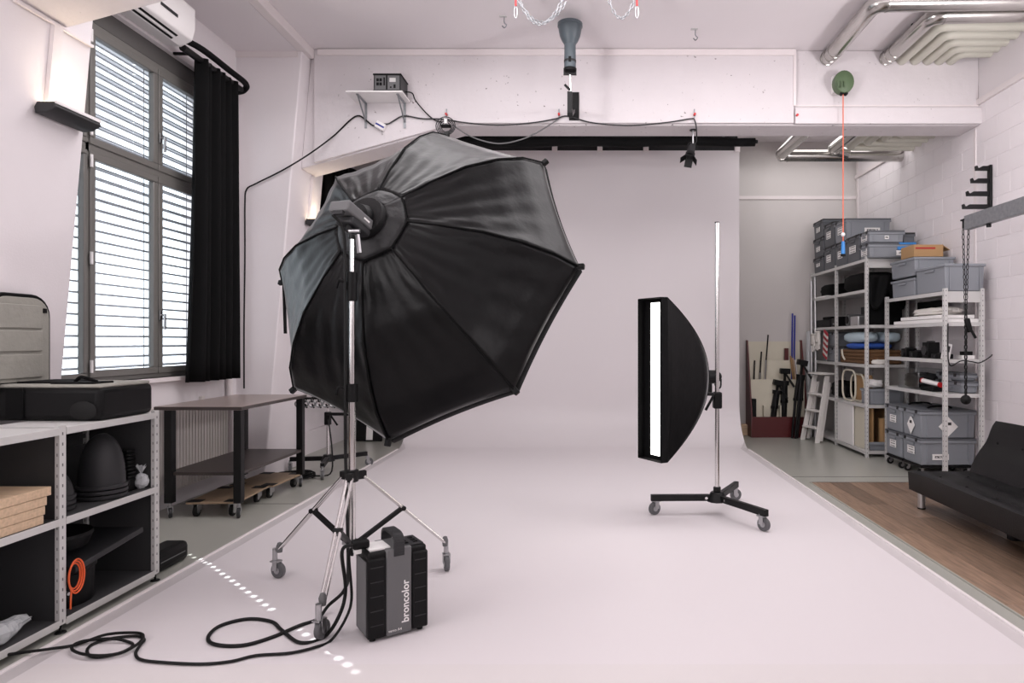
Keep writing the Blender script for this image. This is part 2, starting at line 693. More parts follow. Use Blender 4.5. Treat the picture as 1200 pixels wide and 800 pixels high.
def portal(y0, y1, yb0, yb1, label, detail):
    p = struct('portal_frame', label, (0, (y0 + y1) / 2, 0))
    MB().prism([(XL - .01, 0), (colx(0), 0), (colx(ZC), ZC), (XL - .01, ZC)], 'y', y0, y1).build('column', 'wall_paint', p, bevel=.012)
    zb = 3.64
    MB().prism([(colx(3.19), 3.19), (-1.35, zb), (XR, zb), (XR, ZC), (colx(ZC), ZC)], 'y', yb0, yb1).build('beam', 'beam_paint', p, bevel=.01)
    if detail:
        # cladding of the left part, ledge on the right part, cover strip under the ceiling
        MB().prism([(-2.84, 3.245), (-1.36, zb + .015), (2.12, zb + .015), (2.12, ZC - .002), (-2.84, ZC - .002)], 'y', yb0 - .035, yb0).build('cladding', 'beam_paint', p, bevel=.006)
        MB().box(2.13, XR, yb0 - .05, yb0, zb + .005, zb + .17).build('ledge', 'beam_paint', p, bevel=.006)
        MB().box(-2.8, 2.13, yb0 - .05, yb0 - .035, ZC - .07, ZC - .005).build('cover_strip', 'white_trim', p, bevel=.003)
        MB().box(2.11, 2.14, yb0 - .045, yb0 - .03, 3.83, ZC - .005).build('cover_strip', 'white_trim', p, bevel=.003)
        MB().box(XL, -2.93, y0 - .015, y0, ZC - .16, ZC - .1).build('cover_strip', 'white_trim', p)
        MB().box(2.13, XR - .01, yb0 - .012, yb0, 3.835, 3.85).build('cover_strip', 'white_trim', p)
    return p


portal(3.2, 3.95, 3.4, 3.76, 'white leaning concrete column in front of the window', False)
portal(6.62, 7.38, 6.82, 7.18, 'white concrete beam and leaning column spanning the studio', True)
# lower ceiling strip between the columns and the cable trunk along it
o = MB().box(XL, -2.93, 3.95, 6.62, ZC - .1, ZC - .001).build('trim_1', 'ceiling_paint')
o['kind'] = 'structure'
o = MB().box(-2.93, -2.84, 3.95, 6.8, ZC - .1, ZC - .001).build('trim_2', 'white_trim', bevel=.006)
o['kind'] = 'structure'

# ------------------------------------------------------------------ infinity cove
cyc = struct('wall_cyclorama', 'white infinity cove sweeping from floor to back wall', (-.2, 8.9, 0))
CX0, CX1, ZF = -2.45, 2.05, .03


def sweep(prof, name, m):
    vs, fs = [], []
    for (y, z, e) in prof:
        vs += [(CX0 + e, y, z), (CX1 - e, y, z)]
    for i in range(len(prof) - 1):
        fs.append([2 * i, 2 * i + 1, 2 * i + 3, 2 * i + 2])
    return MB().add(vs, fs).build(name, m, cyc, smooth=60)


arc = [(8.4 + .55 * sin(t * pi / 2 / 16), ZF + .55 - .55 * cos(t * pi / 2 / 16), .11 * max(0, 1 - t / 5)) for t in range(17)]
sweep([(2.79, ZF, .11)] + arc + [(8.95, 2.3, 0), (8.95, 4.0, 0)], 'cove_sweep', 'cyc_paint')
mat('cyc_apron', (219, 213, 213), 0.5, var=0.012)
sweep([(-2.5, ZF, .11), (2.79, ZF, .11)], 'cove_apron', 'cyc_apron')
MB().box(CX0, CX1, 8.955, 9.0, .5, 4.0).build('rear_board', 'white_trim', cyc)
for s, xe, xi in ((1, CX1, CX1 - .11), (-1, CX0, CX0 + .11)):
    q = MB()
    q.add([(xi, -2.5, ZF), (xi, 8.4, ZF), (xe, 8.4, .012), (xe, -2.5, .012)], [[0, 1, 2, 3]])
    q.add([(xe, -2.5, .012), (xe, 8.4, .012), (xe, 8.4, 0), (xe, -2.5, 0)], [[0, 1, 2, 3]])
    for k in range(5):
        (ya, za, ea), (yb, zb_, eb) = arc[k], arc[k + 1]
        oa, ob = .012 + (za - .012) * k / 5, .012 + (zb_ - .012) * (k + 1) / 5
        q.add([(xe - s * ea, ya, za), (xe - s * eb, yb, zb_), (xe, yb, ob), (xe, ya, oa)], [[0, 1, 2, 3]])
    q.build('edge_ramp', 'cyc_edge', cyc)
    MB().box(xe, xe + s * .02, -2.5, 8.45, 0, .022).build('edge_trim', 'cyc_trim', cyc, bevel=.003)
for px in (650, 703, 757, 864):
    x = (px - CX) * 8.95 / F
    MB().box(x - .035, x + .035, 8.93, 8.99, 3.98, 4.16).build('strut', 'white_trim', cyc)
MB().box(CX0, CX1, 9.05, 9.12, 3.9, ZC - .01).build('rear_dark_sheet', 'dark_grey', cyc)  # dark space behind the struts put in as a dark sheet
for x in (CX0 + .1, -.2, CX1 - .06):
    MB().box(x - .05, x + .05, 9.0, 9.3, 0, 3.95).build('support_post', 'white_trim', cyc)

# ------------------------------------------------------------------ laminate floor by the sofa
lam = struct('floor_laminate', 'brown oak laminate planks laid beside the white cove', (3.1, 5, 0))
PW, PL = .185, 1.285
proto = None
random.seed(11)
x = 2.2
i = 0
while x < XR - .02:
    w_ = min(PW, XR - .012 - x)
    y = 6.5
    ln = PL * (0.35 + .33 * (i % 3))
    while y > 2.6:
        b = MB().box(x + .0012, x + w_ - .0012, y - ln + .0012, y - .0012, 0.0012, .008).build('plank', 'laminate', None, smooth=0, bevel=.0012, seg=1)
        c = Vector((x, y, 0))
        b.data.transform(Matrix.Translation(-c))
        b.parent = lam
        b.location = c - Vector((3.1, 5, 0))
        y -= ln
        ln = PL
    x += PW
    i += 1
MB().box(2.2, XR - .012, 2.6, 6.5, .0002, .001).build('underlay', 'dark_brown', lam)
MB().box(2.188, XR - .012, 6.5, 6.51, 0, .009).build('edge_profile', 'dark_brown', lam)
MB().box(2.188, 2.2, 2.6, 6.5, 0, .009).build('edge_profile', 'epoxy', lam)

# ------------------------------------------------------------------ window
win = struct('window_1', 'tall grey framed casement window with exterior blinds', (XL, 5.1, WZ0))
XF0, XF1 = XL - .10, XL - .05            # fixed frame
q = MB()
q.box(XF0, XF1, WY0, WY1, WZ0, WZ0 + .05).box(XF0, XF1, WY0, WY1, 3.66, 3.72)
q.box(XF0, XF1, WY0, WY0 + .04, WZ0, 3.7).box(XF0, XF1, WY1 - .04, WY1, WZ0, 3.7)
q.box(XF0, XF1, WY0, WY1, 2.76, 2.84)
q.box(XF0, XF1, 4.695, 4.735, WZ0, 3.7)
q.build('frame', 'window_grey', win, bevel=.005)
MB().box(XF0 + .01, XF1, WY0, WY1, 3.72, WZ1).build('lintel_panel', 'window_dark', win)
sashes = [(WY0 + .03, 4.705), (4.73, 5.475), (5.485, WY1 - .03)]
for (a, b) in sashes:
    for (z0, z1) in ((WZ0 + .035, 2.775), (2.825, 3.675)):
        t = .036 if a < 4.2 else .054
        q = MB()
        xs0, xs1 = XF0 + .015, XF1 + .012
        q.box(xs0, xs1, a, b, z0, z0 + t).box(xs0, xs1, a, b, z1 - t, z1)
        q.box(xs0, xs1, a, a + t, z0 + t, z1 - t).box(xs0, xs1, b - t, b, z0 + t, z1 - t)
        sa = q.build('sash', 'window_grey', win, bevel=.006)
        MB().box(XF0 + .03, XF0 + .036, a + t, b - t, z0 + t, z1 - t).build('pane', 'pane_glass', sa)
for (y, z) in ((5.49, 1.62), (5.49, 3.1)):
    q = MB()
    q.box(XF1 + .018, XF1 + .028, y - .013, y + .017, z - .04, z + .04)
    q.cyl((XF1 + .026, y, z), (XF1 + .06, y, z), .009)
    q.box(XF1 + .05, XF1 + .065, y - .009, y + .009, z - .12, z + .01)
    q.build('handle', 'steel', win, bevel=.002)
for z in (1.22, 2.0, 2.7, 2.93, 3.6):
    MB().cyl((XF1 + .024, 4.725, z - .045), (XF1 + .024, 4.725, z + .045), .011).build('hinge', 'white_plastic', win)

# exterior venetian blind: flat slats with a cord hole that lets the sun spots through
bl = thing('venetian_blind', 'white exterior venetian blind behind the grey window frame', 'blind', (XL - .17, 5.1, WZ0))
SX0, SX1, HY, hh = XL - .212, XL - .128, 5.375, .0125
PITCH = .079
TILT = math.tan(radians(8))
z = WZ0 + .03
protoS = None
while z < WZ1 - .1:
    if protoS is None:
        q = MB()
        xc = (SX0 + SX1) / 2
        ys0, ys1 = WY0 + .001, WY1 - .001
        th = .0015

        def slat_z(xx):
            return .004 - 1.2 * (xx - xc) ** 2 - (xx - xc) * TILT
        for (xa, xb, ya, yb) in ((SX0, xc - hh, ys0, ys1), (xc + hh, SX1, ys0, ys1), (xc - hh, xc + hh, ys0, HY - hh), (xc - hh, xc + hh, HY + hh, ys1)):
            ns = 3 if xb - xa > .025 else 1
            for s in range(ns):
                a_, b_ = xa + (xb - xa) * s / ns, xa + (xb - xa) * (s + 1) / ns
                za, zb_ = slat_z(a_), slat_z(b_)
                q.add([(a_, ya, za), (b_, ya, zb_), (b_, yb, zb_), (a_, yb, za), (a_, ya, za + th), (b_, ya, zb_ + th), (b_, yb, zb_ + th), (a_, yb, za + th)],
                      [[0, 3, 2, 1], [4, 5, 6, 7], [0, 1, 5, 4], [2, 3, 7, 6], [0, 4, 7, 3], [1, 2, 6, 5]])
        for xx in (SX0, SX1):
            q.cyl((xx, ys0, slat_z(xx) - .004), (xx, ys1, slat_z(xx) - .004), .0065, n=8)
        protoS = q.build('slat', 'slat_paint', bl, smooth=0)
        s_ = protoS
    else:
        s_ = protoS.copy()
        COL.objects.link(s_)
    s_.location = (0, 0, z)
    zlast = z
    z += PITCH
for y in (WY0 + .01, WY1 - .01):
    MB().box(XL - .215, XL - .125, y - .009, y + .009, WZ0, WZ1).build('guide_rail', 'window_grey', bl)
MB().box(SX0 - .02, SX1 + .01, WY0, WY1, zlast + .03, WZ1).build('head_box', 'window_grey', bl)
for y in (4.5, HY + .05, 6.0):
    MB().cyl((SX1 + .004, y, WZ0 + .03), (SX1 + .004, y, WZ1 - .1), .0025, n=6).build('cord', 'dark_grey', bl)

# ------------------------------------------------------------------ radiator under the window
ra = thing('radiator', 'white fluted panel radiator on the wall under the window', 'radiator', (XL + .05, 5.4, .14))
q = MB()
q.box(XL + .03, XL + .05, 4.55, 6.3, .14, .87)
y = 4.56
while y < 6.28:
    q.prism([(XL + .05, y), (XL + .085, y + .008), (XL + .085, y + .028), (XL + .05, y + .036)], 'z', .16, .86)
    y += .044
q.build('panel', 'radiator_paint', ra)
q = MB()
q.tube(spl([(XL + .06, 4.5, .9), (XL + .06, 4.5, .5), (XL + .06, 4.5, .02)], 4), .012)
q.cyl((XL + .06, 4.5, .72), (XL + .06, 4.56, .72), .02)
q.build('valve_pipe', 'radiator_paint', ra)
for y in (4.8, 6.0):
    MB().box(XL, XL + .03, y - .02, y + .02, .2, .9).build('wall_bracket', 'radiator_paint', ra)

# ------------------------------------------------------------------ black curtain at the window
cu = thing('curtain', 'black curtain gathered at the right side of the window', 'curtain', (XL + .15, 5.98, 1.06))
CYA, CYB = 5.6, 6.3


def cfold(u, v):
    z = 1.05 + v * 2.83
    sp = .86 + .14 * (1 - v)
    y = CYB - (CYB - CYA) * u * sp
    x = XL + .16 + .05 * sin(u * 2 * pi * 6 + .6 * sin(v * 3)) * (.55 + .45 * (1 - v)) + .02 * sin(u * 17)
    return (x, y, z)


MB().grid(cfold, 96, 14).build('fabric', 'black_cloth', cu, smooth=80, solid=.006)
q = MB()
q.tube([(XL + .15, 5.5, 3.86), (XL + .15, 6.42, 3.86)], .03, 10)
q.build('rail', 'black_metal', cu)
q = MB()
q.tube(spl([(XL + .15, 5.5, 3.93), (XL + .2, 5.7, 3.93), (XL + .22, 6.1, 3.91), (XL + .22, 6.38, 3.9), (XL + .16, 6.45, 3.86), (XL + .12, 6.38, 3.82)], 6), .028, 8)
q.build('pelmet_roll', 'black_cloth', cu)
for y in (5.62, 6.35):
    MB().box(XL, XL + .15, y - .012, y + .012, 3.85, 3.87).build('rail_bracket', 'black_metal', cu)

# ------------------------------------------------------------------ air conditioner above the window
ac = thing('air_conditioner', 'white split air conditioner mounted above the window', 'air conditioner', (XL, 4.95, 3.88))
AY0, AY1 = 4.45, 5.5
pf = [(XL + .002, 3.88), (XL + .14, 3.86), (XL + .235, 3.91), (XL + .26, 4.0), (XL + .26, 4.17), (XL + .22, 4.2), (XL + .002, 4.2)]
MB().prism(pf, 'y', AY0, AY1).build('body', 'white_plastic', ac, bevel=.012, seg=3)
q = MB()
for k in range(2):
    q.obox((XL + .155 + .04 * k, 4.9, 3.872 + .02 * k), (.018, .9, .012), Matrix.Rotation(-.45, 3, 'Y'))
q.build('air_outlet', 'black_plastic', ac)
MB().obox((XL + .175, 4.9, 3.879), (.006, .9, .012), Matrix.Rotation(-.45, 3, 'Y')).build('louver', 'white_plastic', ac)
MB().box(XL + .2595, XL + .2625, 5.05, 5.26, 3.99, 4.015).build('display', 'dark_grey', ac)


# ------------------------------------------------------------------ wall uplights on the columns
def uplight(y0, y1, label):
    z0 = 2.71
    xw = colx(z0)
    t = thing('wall_lamp', label, 'lamp', (xw, (y0 + y1) / 2, z0 - .08), group='uplights on the leaning columns')
    q = MB()
    prof = [(xw + .005, z0 - .03), (xw + .02, z0), (xw + .115, z0), (xw + .125, z0 - .03), (xw + .075, z0 - .06), (xw + .01, z0 - .065)]
    q.prism(prof, 'y', y0, y1)
    q.build('housing', 'dark_grey', t, bevel=.006)
    MB().box(xw + .025, xw + .105, y0 + .02, y1 - .02, z0 + .001, z0 + .006).build('lamp_window', 'lamp_glow', t)
    MB().box(xw + .113, xw + .125, y0 + .005, y1 - .005, z0 - .01, z0 + .008).build('rim', 'white_plastic', t)
    ym = y0 + .1
    q = MB()
    q.add([(colx(z0) + .001, ym - .03, z0), (colx(z0) + .001, ym + .03, z0), (colx(z0) + .025, ym + .03, z0), (colx(z0) + .025, ym - .03, z0),
           (colx(3.17) + .001, ym - .03, 3.17), (colx(3.17) + .001, ym + .03, 3.17), (colx(3.17) + .025, ym + .03, 3.17), (colx(3.17) + .025, ym - .03, 3.17)],
          [[0, 1, 2, 3], [7, 6, 5, 4], [0, 1, 5, 4], [1, 2, 6, 5], [2, 3, 7, 6], [3, 0, 4, 7]])
    q.build('cable_duct', 'white_trim', t)
    l = light('uplight_bulb', 'AREA', (xw + .07, (y0 + y1) / 2, z0 + .02), (xw + .02, (y0 + y1) / 2, z0 + 1.0), shape='RECTANGLE', size=.07, size_y=y1 - y0 - .06, energy=1.0, spread=radians(150), color=(1.0, 0.84, 0.62))
    return t


uplight(3.58, 3.92, 'dark wedge shaped wall uplight on the near column')
uplight(7.0, 7.34, 'wall uplight on the far column behind the octagonal softbox')

# small cover strips on the near column under the haunch
MB().box(colx(3.2) + .004, colx(3.2) + .02, 3.4, 3.94, 3.16, 3.175).build('trim_3', 'white_trim')['kind'] = 'structure'

# black cloth hanging behind the far column
bc = thing('stage_curtain', 'black cloth hung behind the far leaning column', 'curtain', (-2.95, 7.6, 1.2))
MB().grid(lambda u, v: (-3.3 + .62 * u, 7.62 + .03 * sin(u * 26), 1.2 + 2.3 * v - (.12 * u * u if v > .9 else 0)), 40, 8).build('fabric', 'black_cloth', bc, smooth=80, solid=.01)
MB().cyl((-3.5, 7.62, 3.5), (-2.6, 7.62, 3.5), .02).build('rod', 'black_metal', bc)

# ------------------------------------------------------------------ casters
def caster(parent, x, y, ztop, d, ang=0.0, wheel='grey_rubber', fork='steel', w=None, zb=0.0):
    """a swivel caster whose wheel touches z = zb"""
    r = d / 2
    w = w or d * .3
    off = d * .28
    ax = Vector((cos(ang), sin(ang), 0))
    sd = Vector((-sin(ang), cos(ang), 0))
    c = Vector((x, y, zb + r)) + ax * off
    q = MB()
    q.cyl((x, y, zb + d * 1.08), (x, y, max(ztop, zb + d * 1.15)), d * .16, n=10)
    M = Matrix((ax, sd, Vector((0, 0, 1)))).transposed()
    q.obox(Vector((x, y, zb + d * 1.06)) + ax * off * .3, (d * .62, w * 1.5, d * .07), M)
    for s in (-1, 1):
        q.obox(Vector((x, y, zb + d * .8)) + ax * off * .6 + sd * s * w * .72, (d * .36, d * .05, d * .62), M)
    cs = q.build('caster', fork, parent)
    q = MB()
    q.cyl(c - sd * w * .5, c + sd * w * .5, r, n=20)
    wl = q.build('wheel', wheel, cs, bevel=d * .05)
    MB().cyl(c - sd * w * .6, c + sd * w * .6, r * .42, n=12).build('wheel_hub', fork, cs)
    return cs


# ------------------------------------------------------------------ wheeled stand of the octagonal softbox
SX, SY = -1.293, 3.59
st = thing('light_stand', 'tall chrome wheeled light stand under the octagonal softbox', 'light stand', (SX, SY, ZF))
# tubes
MB().cyl((SX, SY, .30), (SX, SY, 1.12), .0185).build('lower_tube', 'chrome', st)
MB().cyl((SX, SY, 1.12), (SX, SY, 1.72), .0155).build('middle_tube', 'chrome', st)
MB().cyl((SX, SY, 1.72), (SX, SY, 1.97), .012).build('upper_tube', 'chrome', st)
for z, h, r in ((1.12, .1, .03), (1.70, .16, .027)):
    q = MB()
    q.cyl((SX, SY, z - h / 2), (SX, SY, z + h / 2), r)
    q.box(SX - .045, SX - .02, SY - .012, SY + .012, z - .02, z + .025)
    cl = q.build('collar', 'black_plastic', st, bevel=.004)
    q = MB()
    q.tube(spl([(SX - .03, SY - .01, z + .02), (SX - .065, SY - .02, z + .03), (SX - .08, SY - .02, z - .01)], 4), .008)
    q.build('locking_lever', 'black_plastic', cl)
q = MB()
q.cyl((SX, SY, .635), (SX, SY, .7), .034)
wh = [(-1.80, 3.81), (-.85, 3.93), (-1.23, 3.03)]
dirs = [Vector((x - SX, y - SY, 0)).normalized() for x, y in wh]
for d in dirs:
    q.bar(Vector((SX, SY, .667)), Vector((SX, SY, .667)) + d * .075, .035, .045)
q.build('leg_hub', 'black_metal', st, bevel=.004)
q = MB()
q.cyl((SX, SY, .27), (SX, SY, .32), .03)
for d in dirs:
    q.bar(Vector((SX, SY, .295)), Vector((SX, SY, .295)) + d * .06, .03, .02)
q.build('brace_hub', 'steel', st, bevel=.003)
MB().cyl((SX, SY, .3), (SX, SY, .23), .008).build('tube_foot', 'black_metal', st)
for (x, y), d, ang in zip(wh, dirs, (-.35, -1.2, 1.3)):
    top = Vector((SX, SY, .66)) + d * .06
    bot = Vector((x, y, .17 + ZF)) - d * .01
    sd = Vector((-d.y, d.x, 0)) * .014
    q = MB()
    q.cyl(top + sd, bot + sd * .6, .0085, n=10)
    q.cyl(top - sd, bot - sd * .6, .0085, n=10)
    q.build('leg', 'chrome', st)
    mid = top.lerp(bot, .46)
    q = MB()
    q.bar(Vector((SX, SY, .30)) + d * .03, mid, .022, .022)
    q.cyl(mid - sd * 1.6, mid + sd * 1.6, .014, n=10)
    q.build('brace', 'black_metal', st)
    q = MB()
    q.lathe([(.0, -.02), (.015, -.02), (.019, .015), (.012, .035), (0, .04)], bot, 12, Matrix.Rotation(0, 3, 'Z'))
    q.build('leg_end', 'mid_grey', st)
    off = Vector((cos(ang), sin(ang), 0)) * .09 * .28
    caster(st, x - off.x, y - off.y, .17 + ZF, .09, ang, zb=ZF)

# ------------------------------------------------------------------ octagonal softbox and its flash head
OC = Vector((-1.11, 4.32, 1.835))
ON = Vector((.282, .895, -.347)).normalized()
OU = ON.cross(Vector((0, 0, 1))).normalized()
OV = OU.cross(ON)
OROLL, OR = .804, 1.1
OL = OC - ON * .786                      # flash head position on the axis
RP = [(.19, .13), (.235, .235), (.29, .42), (.38, .65), (.50, .84), (.63, .99), (.786, OR)]   # (distance along axis, radius)


HO = Vector((0, 0, .06))


def octp(t, r, k, sag=0.0):
    """point at axis distance t and corner radius r, k in corner units (0..8)"""
    k0 = fl(k)
    f = k - k0
    a0, a1 = OROLL - k0 * pi / 4, OROLL - (k0 + 1) * pi / 4
    p0 = OU * cos(a0) + OV * sin(a0)
    p1 = OU * cos(a1) + OV * sin(a1)
    d = p0.lerp(p1, f)
    s = 4 * f * (1 - f)
    d = d * (1 - sag * s)
    return OL + HO * max(0, min(1, (.786 - t) / .6)) + ON * (t + sag * .35 * s) + d * r


sb = thing('octagonal_softbox', 'large black octagonal softbox seen from behind', 'softbox', OL + ON * .19)
prof_t = []
for (a, b) in zip(RP[:-1], RP[1:]):
    for s in range(5):
        f = s / 5
        prof_t.append((a[0] + (b[0] - a[0]) * f, a[1] + (b[1] - a[1]) * f))
prof_t.append(RP[-1])
for k in range(8):
    q = MB()
    pt = prof_t[5:]

    def fn(u, v, k=k, pt=pt):
        i = min(int(u * (len(pt) - 1) + 1e-6), len(pt) - 1)
        t, r = pt[i]
        g = (i / (len(pt) - 1))
        sag = .005 + .035 * sin(pi * min(1, g * 1.0)) + (.02 if g > .98 else 0)
        p = octp(t, r, k + min(v, .99999), sag)
        e_ = 4 * v * (1 - v)
        wr = (.003 * sin(v * 27 + g * 10 + k) * g * (1 - g) * 4 + .0032 * sin(v * 44 - g * 14 + 2 * k) * (1 - e_) * max(0, 1 - g * 1.1) + .004 * sin(g * 30 + v * 21 + k * 2) * (1 - e_)) * min(1, e_ * 6)
        return p - ON * wr
    q.grid(fn, len(pt) - 1, 30)
    q.build('fabric_panel', 'octa_nylon', sb, smooth=70, solid=.004)
    # piping / rib under the seam
    MB().tube([octp(t, r * 1.004, k) - ON * .004 for t, r in pt], .0055, 6).build('rib_seam', 'black_cloth', sb)
    # front lip
    q = MB()
    q.grid(lambda u, v, k=k: octp(.786 + .07 * u, OR * (1 - .004 * u), k + min(v, .99999), .025), 2, 12)
    q.build('front_lip', 'black_cloth', sb, smooth=70, solid=.006)
    e = octp(.786, OR, k)
    q = MB()
    q.obox(e + (e - OC).normalized() * .004, (.06, .035, .03), Matrix(((e - OC).normalized(), (e - OC).normalized().cross(ON), ON)).transposed())
    q.build('rib_cap', 'black_plastic', sb, bevel=.006)
q = MB()
q.grid(lambda u, v: octp(RP[0][0] + (RP[1][0] - RP[0][0]) * u + .012 * sin(v * 8 * 5) * u * (1 - u) * 2, .12 + (RP[1][1] - .12) * u, min(v * 8, 7.9999), -.01), 4, 64)
q.build('hub_collar', 'octa_hub', sb, smooth=70, solid=.004)
MB().tube([octp(RP[1][0], RP[1][1] * 1.01, k / 4 if k < 32 else 7.999) for k in range(32)], .006, 6, closed=True).build('hub_seam', 'black_cloth', sb)
q = MB()
q.lathe([(.075, .14), (.125, .145), (.13, .175), (.125, .2), (.08, .2)], OL + HO * .9, 28, Matrix((OU, OV, ON)).transposed())
q.build('speed_ring', 'black_metal', sb)
q = MB()
q.grid(lambda u, v: octp(.80, OR * .965 * max(.001, u), min(v * 8, 7.9999), .03), 3, 64)
q.build('front_diffuser', 'white_cloth', sb, smooth=60)
# hanging flap at the left corner
fp = octp(.786, OR, 5)
q = MB()
q.bar(fp + Vector((0.0, .01, .04)), fp + Vector((.012, .01, -.36)), .035, .008, up=(1, 0, 0))
q.build('strap', 'black_cloth', sb)

fh = thing('flash_head', 'dark grey flash head mounted behind the octagonal softbox', 'flash head', (SX, SY, 1.98))
MH = Matrix((OU, OV, ON)).transposed()
q = MB()
q.obox(OL + ON * .02 + OU * .02 - OV * .01, (.125, .06, .23), MH)
q.build('body', 'mid_grey', fh, bevel=.008)
q = MB()
q.obox(OL + ON * .05 + OU * .02 - OV * .06, (.11, .045, .17), MH)
q.build('lower_housing', 'dark_grey', fh, bevel=.01)
MB().cyl(OL + HO * .5 + ON * .09, OL + HO * .9 + ON * .17, .072, .078, n=24).build('front_barrel', 'black_plastic', fh)
MB().obox(OL + ON * .07 - OV * .01 + OU * .0835, (.002, .01, .05), MH).build('name_strip', 'paper_white', fh)
q = MB()
pt = Vector((SX, SY, 2.0))
q.cyl((SX, SY, 1.96), (SX, SY, 2.0), .02)
q.bar(pt, OL + OU * .02 - OV * .085, .03, .03)
q.build('tilt_bracket', 'black_metal', fh, bevel=.003)
q = MB()
q.bar(pt + Vector((.035, -.02, -.02)), pt + Vector((.05, -.03, -.12)), .014, .02)
q.cyl(pt + Vector((-.01, -.02, -.0)), pt + Vector((.05, -.02, -.0)), .012)
q.build('tilt_lever', 'steel', fh)
q = MB()
q.bar(OL - ON * .08 + OU * .05 - OV * .045, OL - ON * .08 - OU * .01 - OV * .045, .02, .03, up=OV)
q.build('rear_grip', 'dark_grey', fh, bevel=.004)

# ------------------------------------------------------------------ power pack
PK = Vector((-1.0, 2.97, ZF))
pa = atan2(.16, .228)
pk = thing('power_pack', 'black and grey studio flash power pack standing on the cove floor', 'power pack', PK, pa)
Wp, Dp, Hp = .285, .185, .405


def pbox(x0, x1, y0, y1, z0, z1, name, m, bevel=0.0, par=None, seg=2):
    q = MB().box(x0, x1, y0, y1, z0, z1)
    return q.build(name, m, par or pk, bevel=bevel, seg=seg, local=True)


pbox(0.004, Wp - .004, .006, Dp - .006, .014, Hp, 'body', 'black_plastic', .012)
pbox(.085, .205, -.001, Dp + .001, .012, Hp + .006, 'centre_panel', 'mid_grey', .006)
for x0, x1 in ((.0, .083), (.207, Wp)):
    sp = pbox(x0, x1, -.004, Dp + .004, .016, Hp - .025, 'side_shell', 'black_plastic', .01)
    for k in range(5):
        z = .075 + .066 * k
        pbox(x0 + .012, x1 - .012, -.0055, -.0035, z, z + .004, 'groove', 'dark_grey', 0, sp)
pbox(-.003, .003, .02, Dp - .02, .03, Hp - .04, 'side_panel', 'mid_grey', .002)
for (x, y) in ((.03, .03), (Wp - .03, .03), (.03, Dp - .03), (Wp - .03, Dp - .03)):
    q = MB().cyl((x, y, 0), (x, y, .016), .014)
    q.build('foot', 'black_rubber', pk, local=True)
q = MB()
hp = spl([(.145, .004, Hp - .03), (.145, .002, Hp + .035), (.145, .03, Hp + .062), (.145, .09, Hp + .066), (.145, .155, Hp + .062), (.145, Dp - .002, Hp + .035), (.145, Dp - .004, Hp - .03)], 5)
for a, b in zip(hp[:-1], hp[1:]):
    q.bar(a, b + (b - a) * .1, .05, .014, up=(0, .3, 1))
q.build('handle', 'dark_grey', pk, local=True, bevel=.002)
pbox(.02, .115, .03, .15, Hp, Hp + .012, 'control_panel', 'paper_white', .003)
tp = pbox(.165, .27, .02, Dp - .02, Hp, Hp + .008, 'socket_panel', 'dark_grey', .003)
for i in range(2):
    for j in range(3):
        pbox(.185 + .045 * i, .205 + .045 * i, .045 + .035 * j, .062 + .035 * j, Hp + .008, Hp + .012, 'socket', 'black_plastic', 0, tp)
pl = pbox(-.045, .03, .06, .12, Hp + .01, Hp + .05, 'lamp_plug', 'black_plastic', .01)
pbox(-.035, -.005, .07, .11, Hp - .012, Hp + .011, 'plug_boot', 'paper_white', .004, pl)
Mt = Matrix.Translation((.19, -.0022, .06)) @ Matrix.Rotation(pi / 2, 4, 'X') @ Matrix.Rotation(pi / 2, 4, 'Z')
text_mesh('lettering', 'broncolor', .048, 'paper_white', pk, Mt, bold=.0008)
Mt = Matrix.Translation((.094, -.0022, .03)) @ Matrix.Rotation(pi / 2, 4, 'X')
text_mesh('model_lettering', 'verso A4', .017, 'paper_white', pk, Mt)

# cables of the pack and head
MPK = Matrix.Translation(PK) @ Matrix.Rotation(pa, 4, 'Z')


def fp_(px, py):                          # a point on the cove floor seen at a pixel of the photograph
    Y = F * (CH - ZF) / (py - CY)
    return Vector(((px - CX) * Y / F, Y, ZF + .008))


p0 = MPK @ Vector((-.04, .09, Hp + .03))
g = [fp_(372, 740), fp_(345, 735), fp_(318, 733)]
lamp_cable = [p0, p0 + Vector((-.05, .0, -.03)), at(405, 690, 3.12), at(398, 720, 3.05), fp_(380, 748), fp_(352, 755), fp_(330, 740), fp_(318, 730), fp_(290, 727), fp_(258, 735), fp_(244, 748), fp_(252, 757), fp_(285, 758), fp_(320, 748), fp_(350, 735), fp_(372, 727),
              fp_(385, 718) + Vector((0, 0, .03)), at(404, 690, 3.3), at(408, 660, 3.45), Vector((SX - .028, SY - .02, .75)), Vector((SX - .03, SY - .02, 1.1)), Vector((SX - .03, SY - .02, 1.6)), Vector((SX - .035, SY - .03, 1.98)), OL - ON * .1 - OV * .07]
tag(MB().tube(spl(lamp_cable, 8), .0085, 8).build('lamp_cable', 'black_rubber'), 'thick black lamp cable coiled on the floor and running up the stand', 'cable')
p1 = MPK @ Vector((-.03, .11, Hp + .015))
